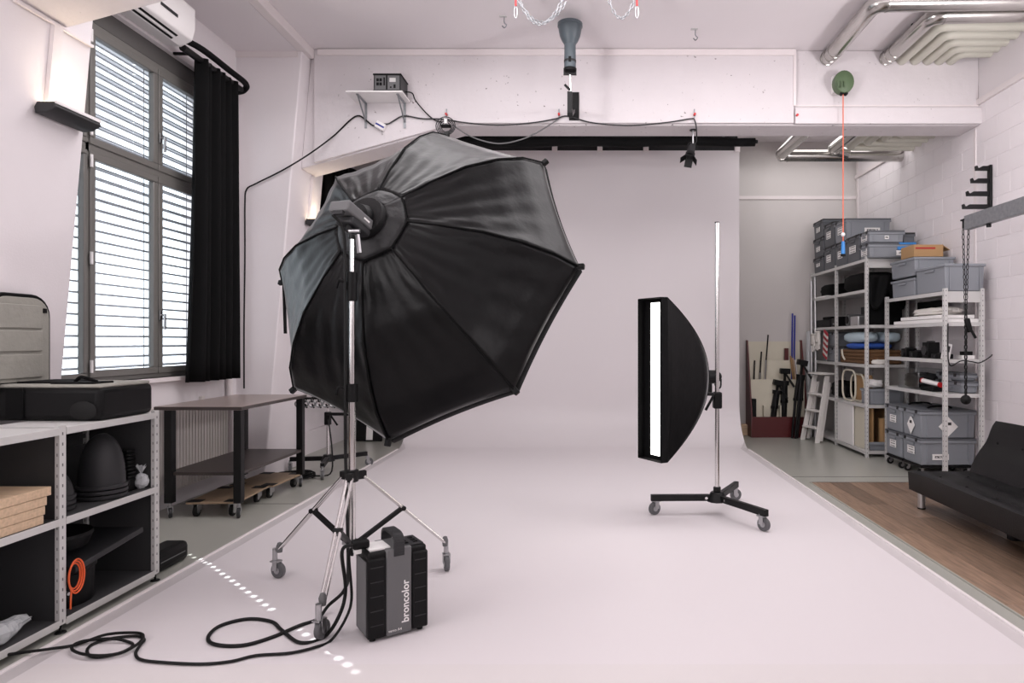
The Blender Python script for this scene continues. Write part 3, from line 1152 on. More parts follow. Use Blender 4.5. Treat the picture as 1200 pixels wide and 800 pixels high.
mains = [p1, p1 + Vector((-.03, .02, -.05)), at(412, 700, 3.08), at(405, 725, 2.98), fp_(388, 752), fp_(370, 760), fp_(340, 767), fp_(300, 770), fp_(270, 777), fp_(235, 780), fp_(190, 778) + Vector((0, 0, 0.0000)), fp_(166, 775) + Vector((0, 0, 0.0000)), fp_(159, 768) + Vector((0, 0, 0.0000)), fp_(164, 758) + Vector((0, 0, 0.0000)), fp_(169, 751) + Vector((0, 0, 0.0000)), fp_(158, 747) + Vector((0, 0, 0.0000)), fp_(130, 750) + Vector((0, 0, 0.0000)), fp_(108, 757) + Vector((0, 0, 0.0000)), fp_(102, 766) + Vector((0, 0, 0.0000)), fp_(112, 772) + Vector((0, 0, 0.0000)), fp_(140, 767) + Vector((0, 0, 0.0000)), fp_(155, 759) + Vector((0, 0, 0.0000)), fp_(151, 754) + Vector((0, 0, 0.0000)), fp_(130, 753) + Vector((0, 0, 0.0110)), fp_(97, 756) + Vector((0, 0, 0.0110)), fp_(84, 763) + Vector((0, 0, 0.0110)), fp_(92, 770) + Vector((0, 0, 0.0110)), fp_(115, 773) + Vector((0, 0, 0.0110)), fp_(140, 770) + Vector((0, 0, 0.0110)), fp_(159, 761) + Vector((0, 0, 0.0110)), fp_(168, 751) + Vector((0, 0, 0.0110)), fp_(160, 746) + Vector((0, 0, 0.0110)), fp_(125, 748) + Vector((0, 0, 0.0110)), fp_(90, 757) + Vector((0, 0, 0.0000)), fp_(60, 762) + Vector((0, 0, 0.0000)), fp_(30, 766) + Vector((0, 0, 0.0000)), fp_(0, 770) + Vector((0, 0, 0.0000)), fp_(-20, 773) + Vector((0, 0, 0.0000))]
tag(MB().tube(spl(mains, 7), .0065, 7).build('mains_cable', 'black_rubber'), 'thin black mains cable looping across the floor to the left', 'cable')

# ------------------------------------------------------------------ right stand with strip softbox
RX, RY = 1.017, 5.21
rs = thing('light_stand', 'low wheeled chrome column stand holding the strip softbox', 'light stand', (RX, RY, ZF))
MB().cyl((RX, RY, .15), (RX, RY, 2.34), .0175, n=16).build('column_tube', 'chrome', rs)
MB().cyl((RX, RY, 2.34), (RX, RY, 2.347), .019).build('tube_cap', 'black_plastic', rs)
q = MB()
q.cyl((RX, RY, .135), (RX, RY, .21), .085, .05, n=12)
q.cyl((RX, RY, .21), (RX, RY, .25), .03)
q.build('base_hub', 'black_metal', rs, bevel=.006)
rw = [(.52, 5.2), (1.265, 4.75), (1.267, 5.67)]
for (x, y), ang in zip(rw, (-2.6, -.9, .3)):
    d = Vector((x - RX, y - RY, 0)).normalized()
    q = MB()
    q.bar(Vector((RX, RY, .165)) + d * .06, Vector((x, y, .165)) + d * .03, .04, .05)
    q.build('base_leg', 'black_metal', rs, bevel=.004)
    b = Vector((RX, RY, .165)) + d * .09
    MB().cyl(b + Vector((-.0, -.03, 0)), b + Vector((0, .03, 0)), .011).build('bolt', 'chrome', rs)
    off = Vector((cos(ang), sin(ang), 0)) * .1 * .28
    caster(rs, x - off.x, y - off.y, .15, .1, ang, zb=ZF)
q = MB()
q.box(RX - .032, RX + .035, RY - .035, RY + .035, .87, 1.0)
q.build('slide_clamp', 'black_plastic', rs, bevel=.01)
q = MB()
q.bar((RX - .03, RY - .04, .985), (RX - .17, RY - .05, .99), .03, .025)
q.build('support_arm', 'black_metal', rs, bevel=.004)
q = MB()
q.bar((RX - .04, RY - .05, .97), (RX - .1, RY - .05, .86), .014, .02)
q.build('locking_lever', 'black_plastic', rs, bevel=.003)

AX = Vector((-.84, -.54, 0)).normalized()          # light direction of the strip
AS = Vector((.54, -.84, 0)).normalized()
AP = Vector((.915, 5.2, 1.118))
fh2 = thing('flash_head', 'small black flash head between strip softbox and chrome column', 'flash head', AP - AX * .2)
MB().cyl(AP - AX * .13, AP + AX * .0, .052, .058, n=20).build('body', 'black_plastic', fh2, bevel=.004)
q = MB()
q.lathe([(0, -.03), (.035, -.025), (.048, 0), (.048, .012)], AP - AX * .13, 18, frame_of(-AX) @ Matrix.Diagonal((1, 1, -1)))
q.build('rear_cap', 'dark_grey', fh2)
q = MB()
q.tube(spl([AP - AX * .1 + Vector((0, -.05, -.05)), AP - AX * .12 + Vector((0, -.06, -.09)), AP - AX * .16 + Vector((0, -.05, -.08)), AP - AX * .17 + Vector((0, -.03, -.02))], 4), .007)
q.build('grip', 'black_plastic', fh2)
q = MB()
q.bar(AP - AX * .06 - Vector((0, 0, .05)), AP - AX * .06 - Vector((0, 0, .13)), .03, .03)
q.build('tilt_bracket', 'black_metal', fh2, bevel=.003)

ss = thing('strip_softbox', 'narrow black strip softbox with a glowing white strip', 'softbox', AP)
DEP, HW, HHt = .47, .14, .605
fc = AP + AX * DEP + Vector((-.02, 0, 0))


def spt(a, u, v):
    """shell point: a 0 at the front edge .. 1 at the curved rear edge, u and v -1..1 across width and height"""
    dp = DEP * (1 - abs(v) ** 2.1) * a
    hw = HW - (HW - .05) * (1 - v * v) * a
    return fc - AX * dp + (AP - fc + AX * DEP) * (1 - v * v) * a * (dp / DEP if DEP else 0) + AS * u * hw + Vector((0, 0, v * HHt))


for nm, fn in (('side_panel', lambda a, b: spt(a, 1, b * 2 - 1)), ('side_panel', lambda a, b: spt(a, -1, b * 2 - 1)), ('rear_panel', lambda a, b: spt(1, a * 2 - 1, b * 2 - 1))):
    MB().grid(fn, 8, 32).build(nm, 'octa_nylon', ss, smooth=60, solid=.005)
Mss = Matrix((AS, Vector((0, 0, 1)), AX)).transposed()
# deep front lips and the recessed masked diffuser
q = MB()
for s in (-1, 1):
    q.obox(fc + AS * s * HW + AX * .025, (.006, HHt * 2, .06), Mss)
    q.obox(fc + Vector((0, 0, s * HHt)) + AX * .025, (HW * 2, .006, .06), Mss)
q.build('front_lip', 'black_cloth', ss)
q = MB()
for s in (-1, 1):
    q.obox(fc + AS * s * (HW + .058) / 2, (HW - .058, HHt * 2, .004), Mss)
    q.obox(fc + Vector((0, 0, s * (HHt - .015))), (.116, .03, .004), Mss)
q.build('mask', 'black_cloth', ss)
MB().obox(fc - AX * .006, (.118, HHt * 2 - .06, .004), Mss).build('diffuser_strip', 'strip_glow', ss)
for s in (-1, 1):
    MB().tube([spt(1, s, v / 16 - 1) for v in range(33)], .005, 5).build('rib_piping', 'black_cloth', ss)

# ------------------------------------------------------------------ slotted metal rack at the left
LR = thing('shelving_rack', 'low grey slotted metal shelving rack at the left edge of the cove', 'shelving', (-2.73, 3.1, 0))
LX0, LX1 = -2.95, -2.53
LY = [2.44, 3.16, 3.85]
LZ = [.065, .55, .985]
for y in LY:
    for x in (LX0 + .002, LX1 - .022):
        q = MB()
        q.box(x, x + .022, y - .02, y + .02, .04, .995)
        q.build('post', 'rack_post', LR)
        q = MB()
        q.cyl((x + .011, y, 0), (x + .011, y, .006), .026, .022)
        q.cyl((x + .011, y, .005), (x + .011, y, .045), .006, n=8)
        q.build('foot', 'black_metal', LR)
    MB().box(LX0 + .025, LX1 - .024, y - .003, y + .003, .05, .97).build('side_panel', 'rack_inner', LR)
for i in range(2):
    for z in LZ:
        q = MB()
        y0, y1 = LY[i] + (.022 if i else .02), LY[i + 1] - .022
        q.box(LX0 + .02, LX1 + .001, y0, y1, z - .006, z)
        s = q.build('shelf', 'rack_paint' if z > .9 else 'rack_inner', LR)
        MB().box(LX1 - .004, LX1 + .003, y0, y1, z - .034, z + .001).build('front_edge', 'rack_paint', s, bevel=.002)
    MB().box(LX0 - .004, LX0, LY[i], LY[i + 1], .04, .97).build('back_panel', 'rack_inner', LR)
    for z in (.78, .84, .22):
        MB().box(LX0 + .003, LX0 + .018, LY[i] + .02, LY[i + 1] - .02, z, z + .025).build('back_rail', 'rack_inner', LR)

# open camera case on the rack
cz = .986
cc = thing('camera_case', 'black padded rolling camera case with its lid open on the left rack', 'case', (-2.83, 3.63, cz))
q = MB().box(-3.13, -2.535, 3.41, 3.83, cz, cz + .175)
q.build('shell', 'black_plastic', cc, bevel=.03, seg=3)
q = MB().box(-3.12, -2.545, 3.425, 3.815, cz + .17, cz + .19)
q.build('rim', 'lining', cc, bevel=.01)
q = MB()
for (a, b, c_, d_) in ((-3.05, -2.85, 3.5, 3.75), (-2.83, -2.6, 3.45, 3.6)):
    q.box(a, b, c_, d_, cz + .185, cz + .2)
q.build('divider', 'black_cloth', cc, bevel=.005)
# lid leaning on the column, facing the room
q = MB()
ly0, ly1, lz0, lz1 = 3.34, 3.755, cz + .185, 1.66


def lidpoly(y0, y1, z0, z1, r):
    P = []
    for (cy, cz_, a0) in ((y1 - r, z1 - r, 0), (y0 + r, z1 - r, 90)):
        for k in range(7):
            a = radians(a0 + 15 * k)
            P.append((cy + r * cos(a), cz_ + r * sin(a)))
    P += [(y0, z0), (y1, z0)]
    return P


q.prism(lidpoly(ly0, ly1, lz0, lz1, .12), 'x', -3.125, -3.075)
lid = q.build('lid', 'black_cloth', cc, bevel=.008)
q = MB().prism(lidpoly(ly0 + .02, ly1 - .02, lz0 + .01, lz1 - .02, .105), 'x', -3.074, -3.066)
q.build('lid_lining', 'lining', lid, bevel=.003)
for (z0, z1) in ((lz0 + .03, lz0 + .16), (lz0 + .175, lz0 + .29), (lz0 + .3, lz0 + .43)):
    MB().box(-3.066, -3.056, ly0 + .04, ly1 - .075, z0, z1).build('lid_pocket', 'lining', lid, bevel=.008)
MB().box(-3.066, -3.058, ly1 - .065, ly1 - .045, lz1 - .1, lz1 - .075).build('lid_badge', 'black_plastic', lid)
q = MB().box(-2.99, -2.96, 3.403, 3.41, cz + .09, cz + .14)
q.build('buckle', 'steel', cc, bevel=.004)
MB().box(-3.02, -2.93, 3.402, 3.412, cz + .015, cz + .17).build('strap', 'black_cloth', cc)
q = MB()
q.lathe([(.0, 0), (.045, 0), (.05, .008), (.035, .014), (0, .014)], (-2.62, 3.412, cz + .055), 20, Matrix.Rotation(pi / 2, 3, 'X'), 1.4, 1)
q.build('wheel_cover', 'black_rubber', cc)
q = MB().tube(spl([(-2.75, 3.52, cz + .2), (-2.7, 3.5, cz + .225), (-2.62, 3.5, cz + .2)], 6), .009)
q.build('carry_strap', 'black_cloth', cc)

# wooden boards on the near bay
names = ['topmost', 'second', 'third', 'lowest']
for i in range(4):
    z0 = .551 + .042 * (3 - i)
    y1 = 3.10 - (.0, .022, .03, .036)[i]
    q = MB().box(-2.9, -2.535 - .002 * i, 2.48, y1, z0, z0 + .0405)
    o = q.build('wooden_board', 'wood_board', bevel=.002, seg=1)
    tag(o, '%s pale wooden board of the stack on the left rack' % names[i], 'board', 'stacked wooden boards')

# stacked dark lamp reflectors (dome shapes with rims)
def dome(c, r, h, n_rims, label):
    t = thing('reflector_stack', label, 'reflector', c, group='dome reflectors on the rack')
    c = Vector(c)
    pr = []
    for k in range(13):
        a = k / 12
        pr.append((r * .9 * (1 - a ** 3.2 * .0) * sqrt(max(0, 1 - (a * .985) ** 2.6)) + .002, h * (.16 + .84 * a)))
    pr.append((.0001, h))
    q = MB().lathe(pr, c, 32)
    q.build('dome', 'dark_grey', t, smooth=60)
    for k in range(n_rims):
        z = .002 + k * .026
        q = MB().lathe([(r * .9, z), (r, z + .002), (r * 1.0, z + .02), (r * .9, z + .022)], c, 32)
        q.build('rim', 'dark_grey', t, bevel=.002)
    return t


dome((-2.66, 3.59, .551), .118, .345, 3, 'dark grey dome reflectors stacked beside the middle post of the left rack')
dome((-2.7, 3.30, .551), .1, .2, 3, 'low dark reflector half hidden behind the middle rack post')
# ribbed black stack
t = thing('plastic_tray_stack', 'stack of small ribbed black trays on the left rack shelf', 'tray', (-2.64, 3.745, .551))
MB().box(-2.69, -2.6, 3.715, 3.785, .551, .62).build('base_tray', 'black_plastic', t, bevel=.006)
for k in range(8):
    z = .622 + k * .021
    MB().box(-2.688 + .001 * k, -2.602 - .001 * k, 3.717, 3.783, z, z + .016).build('tray', 'black_plastic', t, bevel=.005)
t = thing('plastic_bag', 'small knotted white plastic bag at the end of the rack shelf', 'bag', (-2.585, 3.795, .551))
q = MB().ball((-2.585, 3.795, .595), .045, 14, 10, (.85, .8, 1.0))
for v in q.v:
    v += Vector((random.uniform(-.004, .004), random.uniform(-.004, .004), random.uniform(-.004, .004)))
for v in q.v:
    v.z = max(v.z, .5515)
q.build('body', 'bag_plastic', t, smooth=0)
q = MB()
for a in range(7):
    an = a * .9
    q.add([(-2.585, 3.795, .635), (-2.585 + .03 * cos(an), 3.795 + .02 * sin(an), .685 + .008 * (a % 2)), (-2.585 + .03 * cos(an + .7), 3.795 + .02 * sin(an + .7), .68)], [[0, 1, 2]])
q.build('knot', 'bag_plastic', t, smooth=0)

# things on the bottom shelves
t = thing('round_equipment_case', 'large round black equipment case on the bottom rack shelf', 'case', (-2.74, 3.37, .066))
MB().lathe([(.0, 0), (.165, 0), (.17, .01), (.17, .16), (.165, .165), (0, .165)], (-2.745, 3.37, .066), 36).build('drum', 'black_plastic', t)
MB().lathe([(.0, .166), (.178, .166), (.18, .172), (.18, .195), (.17, .2), (0, .2)], (-2.745, 3.37, .066), 36).build('drum_lid', 'black_plastic', t, bevel=.003)
MB().cyl((-2.6, 3.27, .15), (-2.575, 3.255, .15), .008).build('latch', 'steel', t)
o = MB().obox((-2.72, 3.50, .30), (.36, .5, .03), Matrix.Rotation(.12, 3, 'X')).build('grey_sheet', 'dark_grey', bevel=.004)
tag(o, 'flat dark grey sheet lying across the round black case', 'sheet')
o = MB().lathe([(.0, 0), (.15, 0), (.175, .06), (.17, .075), (0, .08)], (-2.755, 3.37, .345), 32).build('softlight_dish', 'black_plastic')
tag(o, 'shallow black dish lying above the flat dark panel', 'reflector')
q = MB()
for k in range(3):
    R = .045 + .008 * k
    pts = [(-2.525 + .006 * k, 3.205 + .02 + R * .8 * cos(a * pi / 8), .25 + R * 1.35 * sin(a * pi / 8)) for a in range(16)]
    q.tube(spl(pts, 2, closed=True), .004, 6, closed=True)
q.tube(spl([(-2.52, 3.2, .2), (-2.515, 3.19, .15), (-2.52, 3.195, .1)], 4), .004, 6)
tag(q.build('orange_cable_coil', 'orange'), 'bright orange cable coil hanging at the middle post of the rack', 'cable')
t = thing('wrapped_bundle', 'bundle wrapped in clear plastic film on the lowest near shelf', 'bundle', (-2.6, 2.8, .066))
q = MB()
pts = [(-2.6 + .015 * sin(k * 1.3), 2.52 + k * .06, .066 + .05) for k in range(10)]
q.tube(pts, [.03, .045, .05, .046, .05, .044, .05, .04, .03, .012], 12)
for v in q.v:
    v += Vector((random.uniform(-.006, .006), random.uniform(-.006, .006), random.uniform(-.004, .006)))
    v.z = max(v.z, .0665)
q.build('film', 'bag_plastic', t, smooth=0)
MB().tube([(-2.6, 2.52, .11), (-2.6, 2.92, .11)], .02, 8).build('rolls', 'dark_grey', t)
t = thing('tube_case', 'black tube case on the floor beyond the end of the left rack', 'case', (-2.66, 4.06, 0))
MB().box(-2.74, -2.58, 3.9, 4.25, .0, .125).build('shell', 'black_plastic', t, bevel=.035, seg=3)
MB().box(-2.742, -2.578, 3.96, 4.2, .06, .066).build('seam', 'mid_grey', t)

# ------------------------------------------------------------------ workbench on casters
TZ = .885
tb = thing('work_table', 'dark steel workbench on casters with a brown top', 'table', (-3.09, 5.8, 0))
TX0, TX1, TY0, TY1 = -3.44, -2.75, 5.2, 6.4
MB().box(TX0, TX1, TY0, TY1, TZ - .03, TZ).build('tabletop', 'tabletop', tb, bevel=.003)
MB().box(TX0 - .002, TX1 + .002, TY0 - .002, TY1 + .002, TZ - .027, TZ - .004).build('edge_band', 'dark_brown', tb)
for x in (TX0 + .1, TX1 - .04):
    for y in (TY0 + .04, TY1 - .04):
        MB().box(x - .03, x + .03, y - .03, y + .03, .115, TZ - .03).build('leg', 'black_metal', tb, bevel=.003)
        caster(tb, x, y, .12, .08, -1.2 if x > -3 else -.9, wheel='dark_grey', zb=0)
MB().box(TX0 + .07, TX1 - .02, TY0 + .03, TY1 - .03, .335, .36).build('lower_shelf', 'dark_brown', tb, bevel=.003)
MB().cyl((-2.86, 6.42, .845), (-2.42, 6.42, .845), .011).build('hanging_bar', 'black_metal', tb)
for i in range(6):
    x = -2.84 + .068 * i
    t = thing('clamp', '%s chrome clamp on the bar counted from the table leg' % ('first', 'second', 'third', 'fourth', 'fifth', 'sixth')[i], 'clamp', (x, 6.42, .77), group='clamps hanging at the table')
    MB().tube([(x + .003, 6.42 + .0235 * cos(a * pi / 6), .845 + .0235 * sin(a * pi / 6) - .012) for a in range(12)], .006, 6, closed=True).build('jaw', 'black_metal', t)
    MB().tube([(x + .03 * cos(a * pi / 6), 6.42, .79 + .03 * sin(a * pi / 6)) for a in range(12)], .008, 6, closed=True).build('ring', 'steel', t)
    MB().bar((x, 6.42, .79), (x + .02, 6.42, .75), .01, .012).build('screw', 'black_metal', t)


# furniture dollies under the bench
def dolly(cx, cy, rz, label):
    t = thing('furniture_dolly', label, 'dolly', (cx, cy, 0), rz, group='dollies under the bench')
    MB().box(-.2, .2, -.29, .29, .105, .122).build('board', 'dolly_ply', t, bevel=.004, local=True)
    for sx in (-1, 1):
        for sy in (-1, 1):
            q = MB().box(sx * .2, sx * .09, sy * .29, sy * .2, .122, .125)
            q.build('grip_pad', 'black_rubber', t, local=True)
            x, y = sx * .14, sy * .22
            q = MB()
            q.cyl((x - .014, y - .02, .045), (x + .014, y - .02, .045), .045, n=20)
            w_ = q.build('wheel', 'black_rubber', t, local=True, bevel=.004)
            q = MB().cyl((x - .016, y - .02, .045), (x + .016, y - .02, .045), .024, n=14)
            q.box(x - .02, x - .016, y - .045, y + .03, .045, .105).box(x + .016, x + .02, y - .045, y + .03, .045, .105)
            q.build('fork', 'steel', w_, local=True)
    return t


dolly(-3.02, 5.52, .06, 'plywood furniture dolly on black wheels under the near bench half')
dolly(-2.99, 6.13, -.04, 'plywood furniture dolly on black wheels under the far bench half')
q = MB()
random.seed(5)
pts = []
for k in range(60):
    a = k * .62
    R = .13 + .03 * sin(k * 1.7)
    pts.append((-2.98 + R * 1.15 * cos(a), 6.72 + R * .9 * sin(a) * .9, .012 + .0009 * k))
pts += [(-2.75, 6.75, .02), (-2.68, 6.85, .05), (-2.72, 6.95, .3), (-2.8, 7.06, .56)]
tag(MB().tube(spl(pts, 4), .008, 6).build('floor_cable', 'black_rubber'), 'tangled black cable coiled on the floor behind the workbench', 'cable')

# low stand behind the bench
BX, BY = -2.82, 7.1
bs = thing('light_stand', 'wheeled chrome column stand standing behind the workbench', 'light stand', (BX, BY, 0))
MB().cyl((BX, BY, .13), (BX, BY, 1.0), .0175).build('column_tube', 'chrome', bs)
MB().cyl((BX, BY, .11), (BX, BY, .18), .075, .045, n=12).build('base_hub', 'black_metal', bs)
for (x, y), a in zip(((-2.71, 6.68), (-2.5, 7.4), (-3.2, 7.04)), (-1.2, .3, 2)):
    d = Vector((x - BX, y - BY, 0)).normalized()
    MB().bar(Vector((BX, BY, .14)) + d * .05, Vector((x, y, .14)), .04, .045).build('base_leg', 'black_metal', bs)
    caster(bs, x, y, .13, .09, a, zb=0)
MB().box(BX - .03, BX + .03, BY - .03, BY + .03, .5, .64).build('slide_clamp', 'black_plastic', bs, bevel=.008)
MB().bar((BX, BY - .03, .62), (BX + .28, BY - .04, .62), .03, .03).build('support_arm', 'black_metal', bs)
MB().bar((BX + .05, BY - .04, .6), (BX + .12, BY - .04, .5), .012, .016).build('locking_lever', 'black_plastic', bs)

# black folding panel leaning in the far left corner
t = thing('folding_panel', 'black panel with a white stripe in the far left corner', 'panel', (-3.05, 9.25, 0))
MB().obox((-3.08, 9.28, .55), (.36, .05, 1.1), Matrix.Rotation(-.12, 3, 'X')).build('board', 'black_plastic', t, bevel=.006)
MB().obox((-3.07, 9.249, .52), (.09, .006, 1.0), Matrix.Rotation(-.12, 3, 'X')).build('stripe', 'paper_white', t)

# ------------------------------------------------------------------ things on the far beam
BFY = 6.82 - .036
sh = thing('wall_shelf', 'small white bracket shelf on the concrete beam', 'shelf', (-2.12, 6.64, 3.6))
MB().box(-2.4, -1.84, 6.48, BFY - .002, 3.86, 3.875).build('board', 'white_plastic', sh, bevel=.002)
for x in (-2.3, -1.9):
    q = MB()
    q.box(x - .012, x + .012, BFY - .008, BFY - .001, 3.6, 3.86)
    q.box(x - .012, x + .012, 6.52, BFY - .002, 3.851, 3.859)
    q.bar((x, BFY - .006, 3.66), (x, 6.54, 3.852), .012, .012)
    q.build('bracket', 'galvanised', sh)
pw = thing('dimmer_unit', 'small black and grey power unit on the beam shelf', 'power unit', (-2.0, 6.6, 3.875))
MB().box(-2.13, -1.86, 6.5, 6.75, 3.876, 4.04).build('case', 'dark_grey', pw, bevel=.008)
MB().box(-2.135, -1.855, 6.495, 6.755, 4.035, 4.05).build('top_cover', 'black_plastic', pw, bevel=.003)
MB().box(-2.135, -1.855, 6.495, 6.755, 3.8755, 3.885).build('bottom_cover', 'black_plastic', pw)
fpn = MB().box(-2.115, -1.875, 6.496, 6.5, 3.89, 4.03).build('front_panel', 'mid_grey', pw)
for (x0, x1, z0, z1) in ((-2.1, -2.075, 3.97, 4.0), (-2.07, -2.045, 3.97, 4.0), (-2.1, -2.075, 3.93, 3.96), (-2.07, -2.045, 3.93, 3.96), (-2.03, -2.015, 3.93, 4.01), (-2.005, -1.99, 3.89, 4.03), (-1.93, -1.91, 3.905, 3.94), (-1.965, -1.95, 3.905, 3.92)):
    MB().box(x0, x1, 6.494, 6.497, z0, z1).build('switch', 'black_plastic', fpn)
MB().box(-1.97, -1.91, 6.494, 6.497, 3.965, 4.005).build('meter', 'rack_paint', fpn)

jb = thing('junction_box', 'white junction box with a blue stripe hanging on the beam cable', 'socket', (-2.14, BFY - .04, 3.55))
Mj = Matrix.Rotation(.5, 3, 'Y')
MB().obox((-2.14, BFY - .03, 3.615), (.1, .05, .07), Mj).build('box', 'white_plastic', jb, bevel=.006)
MB().obox((-2.14, BFY - .0565, 3.612), (.095, .003, .016), Mj).build('stripe', 'navy', jb)

YW = BFY - .018


def bw(px, py, dy=0.0):
    return at(px, py, YW - dy)


cab1 = [at(286, 455, 6.59), at(286, 380, 6.59), at(287, 300, 6.59), at(287, 240, 6.59), at(289, 222, 6.59), at(300, 215, 6.59), at(330, 200, 6.59), at(360, 182, 6.6), bw(390, 160), bw(410, 141), bw(420, 135.5), bw(428, 140), bw(436, 146.5), bw(441, 147)]
tag(MB().tube(spl(cab1, 6), .008, 6).build('beam_cable', 'black_rubber'), 'black cable slung from the far column up to the junction box', 'cable')
cab2 = [bw(447, 145), bw(455, 145), bw(462, 141), bw(470, 136.5), bw(478, 136), bw(495, 139), bw(520, 139.5), bw(540, 143), bw(570, 146), bw(600, 146), bw(630, 143), bw(652, 139), bw(665, 136), bw(690, 143), bw(720, 146.5), bw(750, 146.5), bw(785, 143), bw(810, 139), bw(814, 141), bw(816, 150, .02), at(816, 165, 6.9), at(813, 170, 6.92)]
tag(MB().tube(spl(cab2, 6), .007, 6).build('beam_cable', 'dark_grey'), 'long dark cable looped along the beam to the hanging spotlight', 'cable')
cab3 = [Vector((-1.86, 6.66, 3.93)), Vector((-1.8, 6.7, 3.93)), Vector((-1.77, 6.72, 3.86)), bw(500, 133), bw(510, 141), bw(518, 143)]
tag(MB().tube(spl(cab3, 6), .007, 6).build('beam_cable', 'black_rubber'), 'black cable running from the power unit to the cable coil', 'cable')
cab4 = [bw(530, 146, .01), bw(548, 158, .02), bw(570, 166, .03), bw(590, 168, .03), bw(615, 162, .03), bw(635, 152, .02), bw(655, 139)]
tag(MB().tube(spl(cab4, 6), .007, 6).build('beam_cable', 'mid_grey'), 'grey cable sagging below the beam between coil and lamp bracket', 'cable')
ck = thing('cable_coil', 'coil of dark cable hanging on a red hook on the beam', 'cable', bw(523, 150))
c0 = bw(523, 149, .03)
for k in range(4):
    R = .05 + .016 * k
    MB().tube([c0 + Vector((R * cos(a * pi / 10), -.012 * k + .004 * sin(a), R * sin(a * pi / 10) * .95)) for a in range(20)], .005, 6, closed=True).build('turn', 'dark_grey', ck)
MB().obox(c0 + Vector((0, -.02, .05)), (.03, .05, .05)).build('hook', 'white_plastic', ck, bevel=.004)
MB().box(c0.x - .05, c0.x + .05, c0.y - .04, c0.y + .01, c0.z - .005, c0.z + .015).build('hook_and_loop_tie', 'black_cloth', ck)
for px, py, nm in ((523, 134, 'above the cable coil'), (655, 134, 'left of the lamp bracket'), (814, 134, 'above the hanging spotlight'), (934, 135, 'at the right end of the cladding')):
    p = bw(px, py)
    t = thing('wall_hook', 'small red and white hook on the beam ' + nm, 'hook', p, group='hooks on the beam')
    MB().cyl(p + Vector((0, .018, 0)), p + Vector((0, -.02, 0)), .012).build('knob', 'red_paint', t)
    MB().box(p.x - .006, p.x + .006, p.y + .01, p.y + .017, p.z - .03, p.z + .06).build('plate', 'galvanised', t)

# upward lamp on its bracket
LYX, LYY = (668 - CX) * 6.1 / F, 6.1
ul = thing('bracket_lamp', 'grey studio lamp pointing up at the ceiling from the beam', 'lamp', (LYX, 6.7, 3.63))
zt = CH + (CY - 28) * 6.1 / F
zb = CH + (CY - 84) * 6.1 / F
q = MB().lathe([(.052, zt - .2), (.058, zt - .185), (.075, zt - .16), (.095, zt - .115), (.106, zt - .06), (.11, zt - .03), (.116, zt - .028), (.116, zt), (.108, zt), (.098, zt - .06), (.07, zt - .15), (.0, zt - .17)], (LYX, LYY, 0), 32)
q.build('reflector', 'head_grey', ul)
MB().cyl((LYX, LYY, zb + .03), (LYX, LYY, zt - .195), .055, .053, n=24).build('lamp_body', 'head_grey', ul, bevel=.004)
MB().cyl((LYX, LYY, zt - .36), (LYX, LYY, zt - .34), .057, n=24).build('body_ring', 'dark_grey', ul)
MB().box(LYX - .012, LYX + .012, LYY - .058, LYY - .05, zb + .07, zb + .12).build('body_switch', 'black_plastic', ul)
MB().cyl((LYX, LYY, zb), (LYX, LYY, zb + .03), .059, n=24).build('body_base', 'black_plastic', ul, bevel=.004)
q = MB()
q.box(LYX - .06, LYX - .045, LYY - .01, LYY + .01, zb - .02, zb + .03)
q.box(LYX + .045, LYX + .06, LYY - .01, LYY + .01, zb - .02, zb + .03)
q.box(LYX - .06, LYX + .06, LYY - .012, LYY + .012, zb - .03, zb - .015)
q.build('yoke', 'black_metal', ul)
MB().cyl((LYX, LYY, zb - .03), (LYX + .01, LYY + .02, 3.5), .012).build('stem', 'chrome', ul)
q = MB()
q.bar((LYX + .0, LYY - .02, 3.5), (LYX + .01, BFY - .012, 3.78), .05, .04)
q.box(LYX - .025, LYX + .02, LYY - .01, LYY + .05, 3.5, 3.72)
q.build('bracket_arm', 'black_metal', ul, bevel=.004)
MB().box(LYX - .03, LYX + .075, BFY - .012, BFY - .001, 3.68, 3.97).build('mounting_plate', 'black_metal', ul, bevel=.003)
MB().bar((LYX - .05, LYY, zb - .12), (LYX - .0, LYY, zb - .17), .015, .02).build('wing_knob', 'black_plastic', ul)

# small spotlight hanging under the beam
sp = at(811, 172, 6.95)
sl = thing('spotlight', 'small black spotlight with barn doors hanging under the beam', 'lamp', (sp.x, sp.y, sp.z - .2))
MB().cyl((sp.x + .01, sp.y, sp.z), (sp.x + .01, sp.y, 3.638), .01).build('drop_pipe', 'steel', sl)
MB().cyl((sp.x + .01, sp.y, 3.628), (sp.x + .01, sp.y, 3.638), .035).build('ceiling_plate', 'black_metal', sl)
sd = Vector((-.25, -.45, -.85)).normalized()
MB().cyl(sp - sd * .02, sp + sd * .1, .036, .042, n=18).build('barrel', 'dark_grey', sl, bevel=.003)
MB().cyl(sp + sd * .1, sp + sd * .14, .05, n=18).build('front_ring', 'black_metal', sl)
Ms = frame_of(sd)
for a in range(4):
    d = Ms @ Vector((cos(a * pi / 2 + .4), sin(a * pi / 2 + .4), 0))
    s_ = sd.cross(d)
    c = sp + sd * .18 + d * .06
    Mq = Matrix((s_, (sd * .8 + d * .6).normalized(), s_.cross((sd * .8 + d * .6).normalized()))).transposed()
    MB().obox(c, (.08, .085, .003), Mq).build('barn_door', 'black_metal', sl)
MB().tube(spl([sp + Vector((-.05, 0, -.02)), sp + Vector((-.04, 0, .03)), sp + Vector((.0, 0, .05)), sp + Vector((.04, 0, .03)), sp + Vector((.05, 0, -.02))], 4), .006).build('yoke', 'black_metal', sl)

